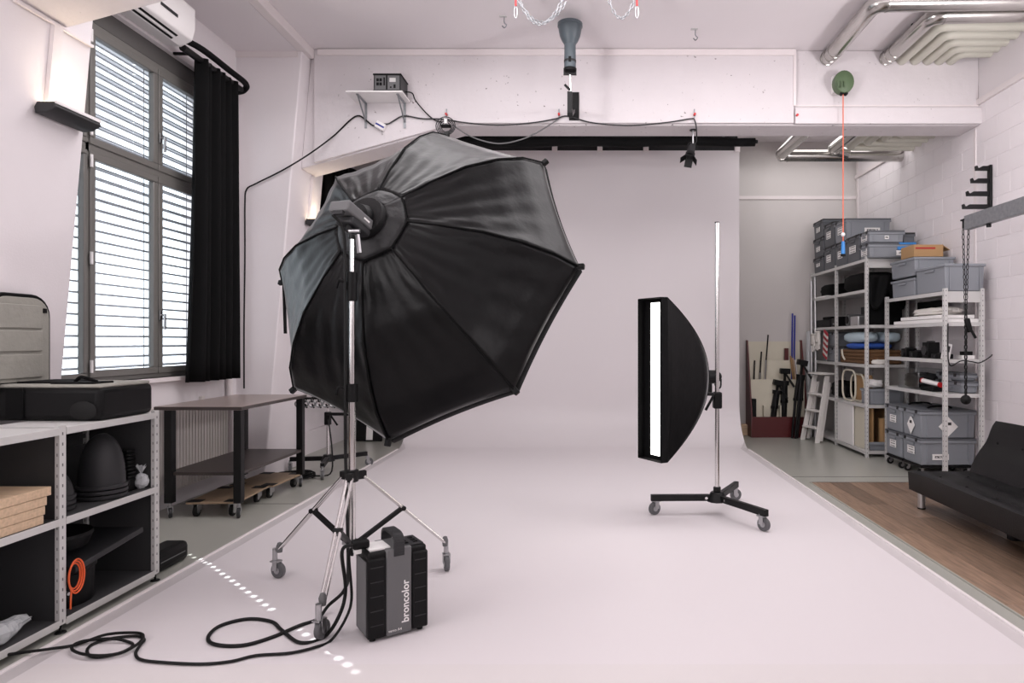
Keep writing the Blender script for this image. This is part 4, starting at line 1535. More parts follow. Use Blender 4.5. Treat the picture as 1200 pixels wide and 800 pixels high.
# rolled black backdrop behind the beam
rb = thing('backdrop_roll', 'long black rolled backdrop hung behind the beam', 'backdrop', (.15, 7.32, 3.5))
q = MB()
q.tube([(-1.75 + 3.6 * k / 20, 7.32, 3.625 + .008 * sin(k * .9)) for k in range(21)], [.062 - .0008 * k for k in range(21)], 14)
q.build('roll', 'black_cloth', rb)
MB().cyl((-1.8, 7.32, 3.625), (1.88, 7.32, 3.625), .02).build('core_tube', 'black_metal', rb)
for x in (-1.4, 1.5):
    MB().box(x - .015, x + .015, 7.3, 7.34, 3.68, ZC - .001).build('hanger', 'black_metal', rb)

# ------------------------------------------------------------------ ceiling hooks and chains
def chain(x0, x1, Y, ztop, sag, label, extra):
    t = thing('ceiling_chain', label, 'chain', ((x0 + x1) / 2, Y, ztop - sag), group='chains hanging from the ceiling')
    n = 18 if x1 - x0 > .3 else 12
    pts = []
    for k in range(n + 1):
        u = k / n
        pts.append(Vector((x0 + (x1 - x0) * u, Y + .01 * sin(u * 6), ztop - sag * (1 - (2 * u - 1) ** 2))))
    fine = []
    for a, b in zip(pts[:-1], pts[1:]):
        fine.append((a, b))
    for k, (a, b) in enumerate(fine):
        d = (b - a)
        L_ = d.length * .56
        d.normalize()
        s = Vector((0, 1, 0)) if k % 2 else d.cross(Vector((0, 1, 0))).normalized()
        c = (a + b) / 2
        q = MB()
        q.tube([c + d * L_ * cos(t_ * pi / 5) + s * .011 * sin(t_ * pi / 5) for t_ in range(10)], .0035, 5, closed=True)
        q.build('link', 'galvanised', t)
    for x in extra:
        q = MB()
        q.cyl((x, Y, ZC - .002), (x, Y, ztop + .02), .008, n=8)
        q.build('eye_bolt', 'galvanised', t)
        q = MB().bar((x, Y, ztop + .06), (x + .005, Y, ztop - .07), .022, .014)
        q.build('sling', 'red_paint', t)
        q = MB().tube([(x + .004 + .013 * cos(a * pi / 6), Y, ztop - .12 + .05 * sin(a * pi / 6)) for a in range(12)], .004, 5, closed=True)
        q.build('carabiner', 'steel', t)
    return t


chain(-.59, -.21, 5.45, 4.25, .22, 'galvanised chain sagging from the ceiling left of the lamp', (-.61,))
chain(-.58, -.19, 5.52, 4.25, .17, 'shorter galvanised chain behind the long ceiling chain', ())
chain(.16, .385, 5.45, 4.25, .17, 'galvanised chain sagging from the ceiling right of the lamp', (.395,))
for px, Y in ((591, 6.1), (815, 6.35)):
    p = at(px, 20, Y)
    t = thing('ceiling_hook', 'bare steel hook in the ceiling ' + ('left of the lamp' if px < 690 else 'right of the chains'), 'hook', (p.x, Y, ZC - .12), group='ceiling hooks')
    MB().tube(spl([(p.x, Y, ZC - .001), (p.x, Y, ZC - .06), (p.x + .02, Y, ZC - .085), (p.x, Y, ZC - .11), (p.x - .02, Y, ZC - .09)], 5), .005).build('hook', 'galvanised', t)
    MB().box(p.x - .045, p.x + .02, Y - .015, Y + .015, ZC - .008, ZC - .001).build('plate', 'rack_paint', t)

# ------------------------------------------------------------------ ventilation ducts
def duct(pts, r, m, label, bend=.12, group='ventilation ducts under the ceiling', rings=True):
    pts = [Vector(p) for p in pts]
    path = [pts[0]]
    for a, b, c in zip(pts[:-2], pts[1:-1], pts[2:]):
        u, v = (a - b).normalized(), (c - b).normalized()
        p0, p1 = b + u * bend, b + v * bend
        for k in range(7):
            t = k / 6
            path.append(p0 * (1 - t) ** 2 + b * 2 * t * (1 - t) + p1 * t * t)
    path.append(pts[-1])
    lo = min(path, key=lambda p: p.z)
    th = thing('ventilation_duct', label, 'duct', (path[0].x, path[0].y, lo.z - r), group=group)
    MB().tube(path, r, 18).build('pipe', m, th, smooth=50)
    if rings:
        for i in range(1, len(path) - 1):
            if i in (1, 4, 7) or (len(path) > 9 and i == len(path) - 2):
                d = (path[i + 1] - path[i - 1]).normalized()
                MB().cyl(path[i] - d * .008, path[i] + d * .008, r * 1.06, n=18).build('clamp_ring', m, th)
    return th


zd = 4.315
d1 = duct([(2.47, 6.815, zd + .02), (2.47, 6.69, zd), (2.47, 5.66, zd), (XR - .0, 5.62, zd)], .075, 'galv_pipe', 'galvanised duct nearest the camera crossing to the right wall', .1)
d2 = duct([(3.08, 6.815, zd + .02), (3.08, 6.69, zd), (3.08, 5.88, zd), (3.9, 5.84, zd)], .072, 'galv_pipe', 'galvanised duct beside the white duct bundle', .1)
for p in ((2.53, 6.3), (3.14, 6.25)):
    q = MB().box(p[0] - .07, p[0] + .05, p[1] - .01, p[1] + .01, zd + .075, ZC - .001)
    q.build('ceiling_clip', 'black_metal', d1 if p[0] < 3 else d2)
ordn = ['first', 'second', 'third', 'fourth', 'fifth']
for k, (x, yb) in enumerate(((3.24, 6.06), (3.38, 6.22), (3.51, 6.37), (3.63, 6.5), (3.75, 6.62))):
    duct([(x, 6.815, zd), (x, yb, zd), (XR + .0, yb, zd)], .052, 'duct_white', '%s off-white duct of the bundle counted from the galvanised duct' % ordn[k], .09, rings=False)
zq = 3.80
duct([(2.47, 7.19, zq), (2.47, 8.5, zq), (XR, 8.5, zq)], .075, 'galv_pipe', 'galvanised duct behind the beam turning to the right wall', .1)
duct([(3.08, 7.19, zq + .03), (3.08, 8.32, zq + .03), (3.3, 8.4, zq)], .068, 'galv_pipe', 'short galvanised duct behind the beam joining the cross duct', .08)
for k, (x, yb) in enumerate(((3.24, 8.2), (3.38, 8.02), (3.51, 7.86), (3.63, 7.7), (3.75, 7.55))):
    duct([(x, 7.19, zq + .03), (x, yb, zq + .03), (XR, yb, zq + .03)], .052, 'duct_white', '%s off-white duct behind the beam counted from the galvanised duct' % ordn[k], .09, rings=False)

# ------------------------------------------------------------------ green retractable reel with orange cord
gp = at(988, 97, 6.7)
gr = thing('cord_reel', 'green retractable cord reel mounted on the beam', 'reel', (gp.x, 6.78, gp.z - .12))
MB().lathe([(0, -.07), (.07, -.07), (.098, -.05), (.102, 0), (.098, .04), (.06, .06), (0, .06)], (gp.x, gp.y, gp.z), 24, Matrix.Rotation(pi / 2, 3, 'X'), 1, 1.15).build('housing', 'green_paint', gr, bevel=.004)
for k in (-1, 0, 1):
    MB().box(gp.x - .05 + .03 * k, gp.x - .04 + .03 * k, gp.y - .075, gp.y - .06, gp.z - .07, gp.z - .01).build('fin', 'green_paint', gr)
MB().box(gp.x - .08, gp.x + .02, gp.y + .05, 6.818, gp.z - .08, gp.z + .1).build('mount', 'white_plastic', gr)
q = MB()
for s in (-1, 1):
    q.cyl((gp.x + s * .022, gp.y - .03, gp.z - .118), (gp.x + s * .022, gp.y + .0, gp.z - .118), .018, n=12)
q.build('cord_guide', 'black_plastic', gr)
hb = at(988, 300, 6.7)
MB().cyl((gp.x, gp.y, gp.z - .11), (gp.x, gp.y, hb.z + .14), .006, n=8).build('cord', 'orange_cord', gr)
MB().ball((gp.x, gp.y, hb.z + .22), .022, 10, 6).build('stop_ball', 'white_plastic', gr)
hd = MB().cyl((gp.x, gp.y, hb.z + .02), (gp.x, gp.y, hb.z + .15), .022, .017, n=14).build('handle', 'blue_plastic', gr, bevel=.004)
MB().cyl((gp.x, gp.y, hb.z), (gp.x, gp.y, hb.z + .02), .025, n=14).build('handle_end', 'black_plastic', hd)

# ------------------------------------------------------------------ backdrop holder, jib beam and chain on the right wall
hk = thing('backdrop_holder', 'black wall bracket with four stepped hooks', 'bracket', (XR - .02, 6.6, 2.7))
MB().box(XR - .035, XR - .01, 6.575, 6.625, 2.7, 3.17).build('back_plate', 'black_metal', hk, bevel=.003)
for i, (z, ln) in enumerate(((3.115, .135), (2.99, .18), (2.86, .225), (2.73, .265))):
    x0 = XR - .035 - ln
    MB().prism([(XR - .035, z), (x0 + .005, z), (x0, z + .045), (x0 + .015, z + .05), (x0 + .028, z + .025), (x0 + .045, z + .028), (x0 + .07, z + .045), (XR - .035, z + .045)], 'y', 6.585, 6.615).build('hook_arm', 'black_metal', hk, bevel=.002)

jx, jz = 3.5, 2.5
jb_ = thing('jib_beam', 'galvanised steel jib beam projecting from the right wall', 'beam', (jx, 5.3, jz - .07))
MB().box(jx - .03, jx + .03, 4.3, 6.08, jz - .07, jz + .06).build('beam', 'galvanised', jb_, bevel=.003)
MB().box(jx - .02, XR - .01, 4.35, 4.45, jz - .05, jz + .04).build('wall_arm', 'galvanised', jb_)
q = MB()
q.cyl((jx, 6.1, jz - .05), (jx, 6.1, jz + .03), .03, n=14)
q.box(jx - .035, jx + .03, 6.07, 6.13, jz + .02, jz + .035)
q.build('end_cap', 'black_metal', jb_)
MB().cyl((jx - .0, 5.75, jz - .1), (jx, 5.75, jz - .07), .02).build('bolt', 'black_metal', jb_)
ch = thing('pull_chain', 'long black pull chain hanging from the jib beam', 'chain', (jx, 6.1, .82))
zt, zb_ = jz - .06, .86
random.seed(3)
nlk = 34
pl_ = (zt - zb_) / nlk
lk = None
for s in (-1, 1):
    for k in range(nlk):
        z = zt - pl_ * (k + .5)
        spread = .026 * max(.12, min(1, (z - 1.55) / .9))
        if lk is None:
            lk = MB().add([], [])
            lk.tube([(.011 * cos(a * pi / 4), 0, pl_ * .56 * sin(a * pi / 4)) for a in range(8)], .0038, 5, closed=True)
            lk = lk.build('link', 'black_metal', ch, local=True)
            b = lk
        else:
            b = lk.copy()
            COL.objects.link(b)
        b.location = (s * spread, .0, z - .82)
        b.rotation_euler = (0, 0, (k % 2) * pi / 2 + .4)
MB().ball((jx, 6.1, .86), .045, 14, 10).build('weight', 'black_rubber', ch)
MB().obox((jx + .012, 6.08, 1.55), (.05, .03, .13), Matrix.Rotation(-.25, 3, 'Y')).build('handle_grip', 'black_plastic', ch, bevel=.01)
MB().bar((jx + .03, 6.08, 1.52), (jx + .075, 6.07, 1.43), .02, .022).build('handle_lever', 'black_plastic', ch, bevel=.004)


# ------------------------------------------------------------------ racks on the right
def rack(name, label, x0, x1, ys, zs, ztop, panels=True):
    t = thing(name, label, 'shelving', ((x0 + x1) / 2, (ys[0] + ys[-1]) / 2, 0))
    for y in ys:
        for x in (x0, x1 - .035):
            MB().box(x, x + .035, y - .02, y + .02, 0, ztop).build('post', 'rack_post', t)
    for i in range(len(ys) - 1):
        for z in zs:
            s = MB().box(x0 + .005, x1 - .005, ys[i] + .02, ys[i + 1] - .02, z - .01, z).build('shelf', 'rack_paint', t)
            MB().box(x0 - .002, x0 + .008, ys[i] + .02, ys[i + 1] - .02, z - .036, z + .001).build('front_edge', 'rack_paint', s)
            MB().box(x0 + .035, x1 - .035, ys[i] + .001, ys[i] + .012, z - .036, z + .001).build('end_edge', 'rack_paint', s)
    MB().box(x0 + .035, x1 - .035, ys[0] - .004, ys[0], ztop - .14, ztop - .05).build('end_plate', 'rack_paint', t)
    if panels:
        MB().box(x1 - .003, x1, ys[0], ys[-1], .1, ztop - .05).build('back_sheet', 'back_paint', t)
    return t


RZ = [.075, .63, 1.12, 1.6, 2.03, 2.40]
NZ = [.1, .875, 1.22, 1.59, 1.90]
rack('shelving_rack', 'tall white slotted shelving rack against the right wall at the back', 3.34, 3.86, [7.94, 8.91, 9.88], RZ, 2.43)
rack('shelving_rack', 'lower white slotted shelving rack nearest the sofa', 3.54, 3.94, [6.56, 7.84], NZ[1:], 1.93, False)


def eurobox(x0, x1, y0, y1, z0, z1, label, m='box_grey', sx=None, sy=None, group='grey stacking boxes', lid=True, diamond=False, blue=False, cat='box'):
    t = thing('storage_box', label, cat, ((x0 + x1) / 2, (y0 + y1) / 2, z0), group=group)
    cx, cy, h = (x0 + x1) / 2, (y0 + y1) / 2, z1 - z0
    w, d = x1 - x0, y1 - y0
    q = MB().obox((cx, cy, z0 + h * .45 + .001), (w - .02, d - .02, h * .9), taper=.965)
    b = q.build('body', m, t, bevel=.012)
    q = MB().box(x0, x1, y0, y1, z1 - .05, z1 - .022)
    q.build('rim', m, t, bevel=.005)
    if lid:
        MB().box(x0 + .002, x1 - .002, y0 + .002, y1 - .002, z1 - .022, z1 - .001).build('lid', 'box_dark' if m == 'box_grey' else 'dark_grey', t, bevel=.004)
        for (x, y) in ((x0 - .001, cy - d * .3), (x0 - .001, cy + d * .3)):
            MB().box(x - .004, x + .008, y - .02, y + .02, z1 - .04, z1 - .004).build('latch', 'dark_grey', t)
    for s in (-1, 1):
        MB().box(cx + s * w * .36 - .006, cx + s * w * .36 + .006, y0 + .004, y0 + .012, z0 + .02, z1 - .05).build('rib', m, t)
    gx = MB().box(x0 - .002, x0 + .006, cy - d * .16, cy + d * .16, z1 - .085, z1 - .06).build('grip', m, t, bevel=.003)
    for st in (sx or []):
        yc, zc, ww, hh_ = st
        MB().box(x0 + .004, x0 + .0075, cy + yc - ww / 2, cy + yc + ww / 2, z0 + zc - hh_ / 2, z0 + zc + hh_ / 2).build('label_sticker', 'sticker', t)
    for st in (sy or []):
        xc, zc, ww, hh_ = st
        MB().box(cx + xc - ww / 2, cx + xc + ww / 2, y0 + .003, y0 + .0075, z0 + zc - hh_ / 2, z0 + zc + hh_ / 2).build('label_sticker', 'sticker_one', t)
    if diamond:
        s = .1
        zc = z0 + h * .42
        sg = MB().prism([(cx + .0 - s, zc), (cx, zc - s), (cx + s, zc), (cx, zc + s)], 'y', y0 + .002, y0 + .0075).build('hazard_sticker', 'paper_white', t)
        MB().box(cx - .03, cx + .03, y0 + .001, y0 + .0025, zc + .015, zc + .045).build('symbol', 'print_black', sg)
        sg = MB().prism([(cy - s * .8, zc), (cy, zc - s), (cy + s * .8, zc), (cy, zc + s)], 'x', x0 + .003, x0 + .0075).build('hazard_sticker', 'paper_white', t)
        MB().box(x0 + .001, x0 + .0035, cy - .022, cy + .022, zc + .015, zc + .045).build('symbol', 'print_black', sg)
    if blue:
        MB().box(cx + .06, cx + .22, y0 - .015, y0 + .006, z1 - .085, z1 - .045).build('blue_handle', 'blue_plastic', t, bevel=.006)
        MB().box(x1 - .2, x1, y0 - .004, y0 + .2, z1 - .02, z1 + .003).build('blue_edge', 'blue_plastic', t)
    return t


# boxes on top of the tall rack: columns counted from the back wall
bz = 2.402
ck_ = [(9.36, 9.78), (8.95, 9.355), (8.53, 8.945), (8.12, 8.525), (7.83, 8.115)]
lab = [(0, .12, .15, .07)]
X0, X1 = 3.335, 3.93
eurobox(X0, X1, *ck_[0], bz, bz + .22, 'lowest grey box of the three high column by the back wall', 'box_dark', sx=lab)
eurobox(X0, X1, *ck_[0], bz + .221, bz + .5, 'middle grey box of the three high column by the back wall', 'box_dark', sx=lab)
eurobox(X0, X1, *ck_[0], bz + .501, bz + .75, 'topmost grey box of the three high column by the back wall', 'box_dark', sx=lab)
eurobox(X0, X1, *ck_[1], bz, bz + .315, 'lower grey box in the second column on the tall rack', 'box_dark', sx=[(0, .15, .16, .1)])
eurobox(X0, X1, *ck_[1], bz + .316, bz + .64, 'upper grey box in the second column on the tall rack', 'box_dark', sx=[(0, .16, .16, .1)])
eurobox(X0, X1, *ck_[2], bz, bz + .315, 'lower grey box in the third column behind the orange cord', 'box_dark', sx=[(0, .15, .16, .1)])
eurobox(X0, X1, *ck_[2], bz + .316, bz + .6, 'wide grey box with a long front label, upper in third column', 'box_grey', sx=[(0, .15, .16, .1)], sy=[(.05, .13, .2, .06)])
eurobox(X0, X1, *ck_[3], bz, bz + .33, 'grey box standing alone in the fourth column on the tall rack', 'box_dark', sx=[(0, .16, .2, .09)])
eurobox(X0, X1 - .03, *ck_[4], bz, bz + .175, 'flat grey case with a blue handle at the near rack end', 'box_grey', sx=[(0, .075, .16, .08)], sy=[(.15, .055, .2, .06)], blue=True)
eurobox(X0, X1 - .16, *ck_[4], bz + .18, bz + .325, 'small grey case resting on the blue handled case', 'box_grey', sx=[(0, .065, .16, .07)], sy=[(.0, .06, .05, .04)])
o = eurobox(X1 - .155, X1 + .0, 7.9, 8.1, bz + .18, bz + .31, 'small dark box behind the topmost near case', 'box_dark')
# boxes on top of the lower rack
eurobox(3.545, 4.0, 7.16, 7.72, 1.902, 2.12, 'lower open grey box of the pair on the lower rack', lid=False)
eurobox(3.545, 4.0, 7.16, 7.74, 2.121, 2.345, 'upper open grey box of the pair on the lower rack', lid=False)
eurobox(3.545, 3.96, 6.545, 7.15, 1.902, 2.2, 'large open grey box at the near end of the lower rack', lid=False)
t = thing('cardboard_box', 'brown cardboard box with a red stripe on the grey boxes', 'box', (3.8, 7.5, 2.346))
MB().box(3.62, 3.95, 7.32, 7.62, 2.346, 2.48).build('body', 'cardboard', t, bevel=.004)
MB().box(3.64, 3.86, 7.317, 7.3205, 2.43, 2.45).build('tape', 'tape_red', t)
MB().obox((3.985, 7.47, 2.45), (.1, .28, .006), Matrix.Rotation(.6, 3, 'Y')).build('flap', 'cardboard', t)
# boxes on dollies under the lower rack
for (y0, y1, nm, dia) in ((7.2, 7.6, 'rear', False), (6.785, 7.19, 'front', True)):
    t = thing('box_dolly', 'black box dolly on casters under the %s box stack' % nm, 'dolly', (3.72, (y0 + y1) / 2, 0), group='box dollies')
    MB().box(3.435, 4.0, y0 + .01, y1 - .01, .09, .115).build('frame', 'black_plastic', t, bevel=.004)
    for x in (3.48, 3.96):
        for y in (y0 + .06, y1 - .06):
            caster(t, x, y, .095, .075, pi, wheel='black_rubber', zb=0)
    eurobox(3.42, 4.01, y0, y1, .116, .395, 'lower grey lidded box of the %s stack on the dolly' % nm, sx=[(0, .14, .15, .08)], sy=[(-.08, .09, .17, .06)] if dia else None)
    eurobox(3.42, 4.01, y0, y1, .396, .69, 'upper grey lidded box of the %s stack%s' % (nm, ' with diamond stickers' if dia else ''), sx=None if dia else [(0, .14, .15, .08)], diamond=dia)
    q = MB().tube(spl([(3.6, (y0 + y1) / 2, .692), (3.65, (y0 + y1) / 2, .71), (3.8, (y0 + y1) / 2, .712), (3.86, (y0 + y1) / 2, .692)], 4), .01)
    tag(q.build('strap', 'black_cloth'), 'black strap lying on the lid of the %s box stack' % nm, 'strap')


# ------------------------------------------------------------------ contents of the tall rack
def lump(x0, x1, y0, y1, z0, z1, amp=.03, seed=0, nu=20, nv=12):
    """a soft heap: closed rounded blob with folds, resting flat on z0"""
    q = MB().ball(((x0 + x1) / 2, (y0 + y1) / 2, (z0 + z1) / 2), 1, nu, nv, ((x1 - x0) / 2, (y1 - y0) / 2, (z1 - z0) / 2))
    rnd = random.Random(seed)
    ph = [rnd.uniform(0, 6) for _ in range(6)]
    cx, cy, cz_ = (x0 + x1) / 2, (y0 + y1) / 2, (z0 + z1) / 2
    for v in q.v:
        d = Vector((v.x - cx, v.y - cy, v.z - cz_))
        n_ = Vector((d.x / (x1 - x0), d.y / (y1 - y0), d.z / (z1 - z0))) * 2
        mxx = max(abs(n_.x), abs(n_.y), abs(n_.z), 1e-6)
        k = (n_.length / mxx) ** .6
        f = 1 + amp * (sin(n_.x * 7 + ph[0]) + sin(n_.y * 9 + ph[1]) + sin(n_.z * 11 + ph[2] + n_.x * 4)) / 1.5
        v.x, v.y, v.z = cx + d.x * k * f, cy + d.y * k * f, cz_ + d.z * k * f
        v.z = max(z0 + .001, min(v.z, z1 + .03))
    return q


def heap(name, label, cat, m, *a, group=None, **k):
    return tag(lump(*a, **k).build(name, m, smooth=70), label, cat, group)


# shelf z 2.03
heap('cloth_bundle', 'black cloth bundle on the upper shelf by the back wall', 'cloth', 'black_cloth', 3.37, 3.8, 9.1, 9.7, 2.031, 2.22, seed=1)
heap('cloth_bundle', 'black cloth bundle on the upper shelf of the near bay', 'cloth', 'black_cloth', 3.36, 3.82, 8.0, 8.85, 2.031, 2.27, seed=2)
o = MB().box(3.345, 3.8, 9.25, 9.86, 2.031, 2.05).build('flat_board', 'paper_white')
tag(o, 'white board lying under the cloth by the back wall', 'board')
q = MB()


def drape(u, v):
    x = 3.37 + .43 * v
    y = 7.915 - .02 * sin(v * 14 + u * 3) - .03 * u
    z = 2.2 - .42 * u * (.75 + .25 * sin(v * 9))
    return (x, y, z)


q.grid(drape, 10, 24)
tag(q.build('black_garment', 'black_cloth', smooth=70, solid=.03), 'black garment hanging over the near end of the tall rack', 'cloth')
# shelf z 1.6
t = thing('equipment_case', 'low black equipment case on the middle shelf by the back wall', 'case', (3.5, 9.4, 1.6))
MB().box(3.36, 3.7, 9.15, 9.72, 1.601, 1.71).build('shell', 'black_plastic', t, bevel=.015)
MB().box(3.38, 3.68, 9.2, 9.5, 1.711, 1.75).build('top_pouch', 'black_cloth', t, bevel=.01)
t = thing('equipment_case', 'black equipment case with a bright latch beside the first post', 'case', (3.5, 9.0, 1.6))
MB().box(3.36, 3.68, 8.95, 9.12, 1.601, 1.72).build('shell', 'black_plastic', t, bevel=.012)
MB().box(3.354, 3.361, 9.0, 9.03, 1.63, 1.65).build('latch', 'steel', t)
t = thing('projector', 'grey camera like device on the middle shelf of the tall rack', 'device', (3.5, 8.45, 1.6))
MB().box(3.38, 3.62, 8.25, 8.5, 1.601, 1.72).build('body', 'aluminium', t, bevel=.012)
MB().cyl((3.3825, 8.6, 1.68), (3.6, 8.6, 1.68), .075, n=20).build('lens', 'mid_grey', t)
MB().cyl((3.37, 8.6, 1.68), (3.384, 8.6, 1.68), .05, n=20).build('lens_glass', 'black_plastic', t)
t = thing('equipment_case', 'dark grey case with a white label behind the camera like device', 'case', (3.72, 8.45, 1.6))
MB().box(3.64, 3.83, 8.1, 8.8, 1.601, 1.86).build('shell', 'dark_grey', t, bevel=.01)
MB().box(3.636, 3.641, 8.3, 8.55, 1.75, 1.81).build('label_sticker', 'sticker_one', t)
MB().box(3.66, 3.8, 8.2, 8.7, 1.861, 1.89).build('handle', 'black_plastic', t, bevel=.008)
o = MB().box(3.38, 3.8, 7.965, 8.03, 1.601, 2.0).build('black_board', 'black_cloth', bevel=.006)
tag(o, 'black cloth covered board at the near end of the middle shelf', 'board')
# shelf z 1.12
for i, nm in enumerate(('lower', 'upper')):
    z = 1.121 + .21 * i
    eurobox(3.37, 3.8, 9.0, 9.45, z, z + .2, '%s small grey box behind the red striped strap' % nm, 'box_grey', lid=True)
for gi, (gy, gz, l) in enumerate(((9.66, 1.5, 'white work glove hanging nearest the back wall on the tall rack'), (9.46, 1.53, 'white work glove hanging nearest the red striped strap'))):
    t = thing('work_glove', l, 'glove', (3.3, gy, gz - .26), group='white gloves on the rack')
    lump(3.27, 3.33, gy - .07, gy + .07, gz - .16, gz, amp=.06, seed=20 + gi).build('palm', 'white_cloth', t, smooth=70)
    for f in range(4):
        y = gy - .05 + .034 * f
        MB().tube(spl([(3.3, y, gz - .13), (3.295, y + .006 * (f - 1.5), gz - .2), (3.3 - .012 * (f % 2), y + .012 * (f - 1.5), gz - .24 - .015 * (f in (1, 2)))], 4), [.016] * 8 + [.009], 8).build('finger', 'white_cloth', t)
    MB().tube(spl([(3.3, gy - .055, gz - .07), (3.29, gy - .09, gz - .12), (3.29, gy - .1, gz - .17)], 4), .015, 8).build('thumb', 'white_cloth', t)
    MB().tube([(3.3 + .028 * cos(a_ * pi / 8), gy + .05 * sin(a_ * pi / 8), gz + .005) for a_ in range(16)], .012, 6, closed=True).build('cuff', 'white_cloth', t)
t = thing('striped_strap', 'red and white striped strap hanging beside the work gloves', 'strap', (3.31, 9.18, 1.16))
for k in range(9):
    z = 1.54 - .04 * k
    y = 9.19 + .006 * k
    MB().add([(3.31, y - .07, z - .03), (3.31, y + .07, z + .03), (3.31, y + .07, z - .01), (3.31, y - .07, z - .07), (3.325, y - .07, z - .03), (3.325, y + .07, z + .03), (3.325, y + .07, z - .01), (3.325, y - .07, z - .07)],
             [[0, 1, 2, 3], [4, 5, 6, 7], [0, 1, 5, 4], [1, 2, 6, 5], [2, 3, 7, 6], [3, 0, 4, 7]]).build('stripe', 'red_cloth' if k % 2 == 0 else 'white_cloth', t)
t = thing('woven_basket', 'brown woven basket on the shelf above the cream hoops', 'basket', (3.59, 8.4, 1.121))
MB().box(3.4, 3.78, 8.05, 8.77, 1.122, 1.29).build('core', 'wicker', t, bevel=.02)
for k in range(4):
    z = 1.145 + .043 * k
    P = []
    for (cx_, cy_, a0) in ((3.74, 8.74, 0), (3.44, 8.74, 90), (3.44, 8.06, 180), (3.74, 8.06, 270)):
        for m_ in range(5):
            a_ = radians(a0 + 22.5 * m_)
            P.append((cx_ + .05 * cos(a_), cy_ + .05 * sin(a_), z))
    MB().tube(spl(P, 3, closed=True), [.022 + .003 * ((q_ // 2) % 2) for q_ in range(60)], 8, closed=True).build('woven_band', 'wicker', t, smooth=40)
MB().tube(spl([(3.36, 8.62, 1.16), (3.345, 8.66, 1.22), (3.37, 8.74, 1.29)], 5), .012, 8).build('carry_rope', 'cream_board', t)
heap('cushion', 'flat blue cushion on top of the woven basket', 'cushion', 'blue_cloth', 3.37, 3.8, 8.1, 8.75, 1.301, 1.385, amp=.02, seed=7)
heap('pillow_roll', 'rolled pale blue pillow at the rear on the blue cushion', 'pillow', 'pale_blue', 3.365, 3.6, 8.05, 8.8, 1.386, 1.52, amp=.03, seed=8)
heap('pillow_roll', 'rolled pale blue pillow in front nearest the rack end', 'pillow', 'pale_blue', 3.61, 3.83, 7.98, 8.7, 1.386, 1.52, amp=.03, seed=9)
heap('white_pouch', 'small white pouch at the front edge of the basket shelf', 'pouch', 'white_cloth', 3.43, 3.62, 7.945, 7.995, 1.121, 1.18, amp=.08, seed=10)
# shelf z .63
for i, (x, m) in enumerate(((3.37, 'cream_board'), (3.42, 'cream_board'))):
    y0, y1, z0, z1, r = 8.3 - .1 * i, 8.72 - .1 * i, .632, 1.02 - .05 * i, .12
    P = []
    for (cy, cz_, a0) in ((y1 - r, z1 - r, 0), (y0 + r, z1 - r, 90), (y0 + r, z0 + r, 180), (y1 - r, z0 + r, 270)):
        for k in range(6):
            a = radians(a0 + 18 * k)
            P.append((x + .02 * i, cy + r * cos(a), cz_ + r * sin(a) + .0125))
    q = MB().tube(P, .0125, 8, closed=True)
    tag(q.build('oval_hoop', m), '%s cream oval hoop standing on the lower shelf' % ('outer' if i == 0 else 'inner'), 'hoop', 'oval hoops')
o = MB().box(3.5, 3.52, 8.15, 8.65, .631, .98).build('brown_board', 'cardboard')
tag(o, 'brown board standing behind the cream oval hoops', 'board')
eurobox(3.4, 3.84, 7.96, 8.25, .631, .84, 'grey open box with papers on the lower shelf', 'box_grey', lid=False, sx=[(0, .13, .04, .05)])
heap('paper_heap', 'crumpled white paper on the open grey box', 'paper', 'paper_white', 3.42, 3.6, 8.0, 8.2, .835, .93, amp=.12, seed=11)
heap('cable_bundle', 'black cable bundle on the lower shelf by the ladder', 'cable', 'black_rubber', 3.4, 3.7, 8.98, 9.3, .631, .85, amp=.1, seed=12)
# bottom shelf
for i, (x, y0, y1, z1, m, l) in enumerate(((3.355, 8.35, 8.87, .6, 'paper_white', 'white rounded panel leaning in the bottom of the tall rack'), (3.385, 8.05, 8.62, .58, 'cream_board', 'large cream panel standing in the bottom of the tall rack'), (3.45, 8.0, 8.4, .6, 'cardboard', 'brown cardboard sheet behind the cream panel'))):
    o = MB().box(x, x + .022, y0, y1, .0765, z1).build('standing_panel', m, bevel=.008)
    tag(o, l, 'panel')
o = MB().cyl((3.6, 8.06, .077), (3.6, 8.06, .46), .045, n=20).build('cardboard_tube', 'cardboard')
tag(o, 'upright cardboard tube at the near end of the bottom shelf', 'tube')
o = MB().box(3.68, 3.82, 8.0, 8.6, .077, .6).build('cardboard_box', 'cardboard', bevel=.004)
tag(o, 'tall brown cardboard box behind the upright tube', 'box')
eurobox(3.39, 3.82, 7.962, 8.0, .077, .19, 'pale grey tray lid at the near end of the bottom shelf', 'box_grey', lid=False)

# ------------------------------------------------------------------ contents of the lower rack
o = MB().box(3.9, 3.93, 7.2, 7.8, 1.592, 1.86).build('black_board', 'black_cloth')
tag(o, 'black board standing at the back of the foam shelf', 'board')
for i in range(2):
    o = MB().box(3.55 + .01 * i, 3.92 - .02 * i, 6.59 + .05 * i, 7.65 - .15 * i, 1.592 + .042 * i, 1.628 + .042 * i).build('foam_board', 'paper_white', bevel=.004)
    tag(o, ('lower' if i == 0 else 'upper') + ' white foam board on the upper shelf of the lower rack', 'board', 'white foam boards')
heap('white_cloth', 'rumpled white cloth lying on the foam boards', 'cloth', 'white_cloth', 3.6, 3.88, 6.68, 7.4, 1.674, 1.76, amp=.1, seed=13)
devs = [(7.5, .12, .1, 'square black device on the device shelf farthest from the sofa'), (7.28, .18, .07, 'flat black device between the two square devices'), (7.02, .12, .17, 'tall black device with lens rings on the device shelf'), (6.8, .2, .05, 'low black device beside the white handheld unit')]
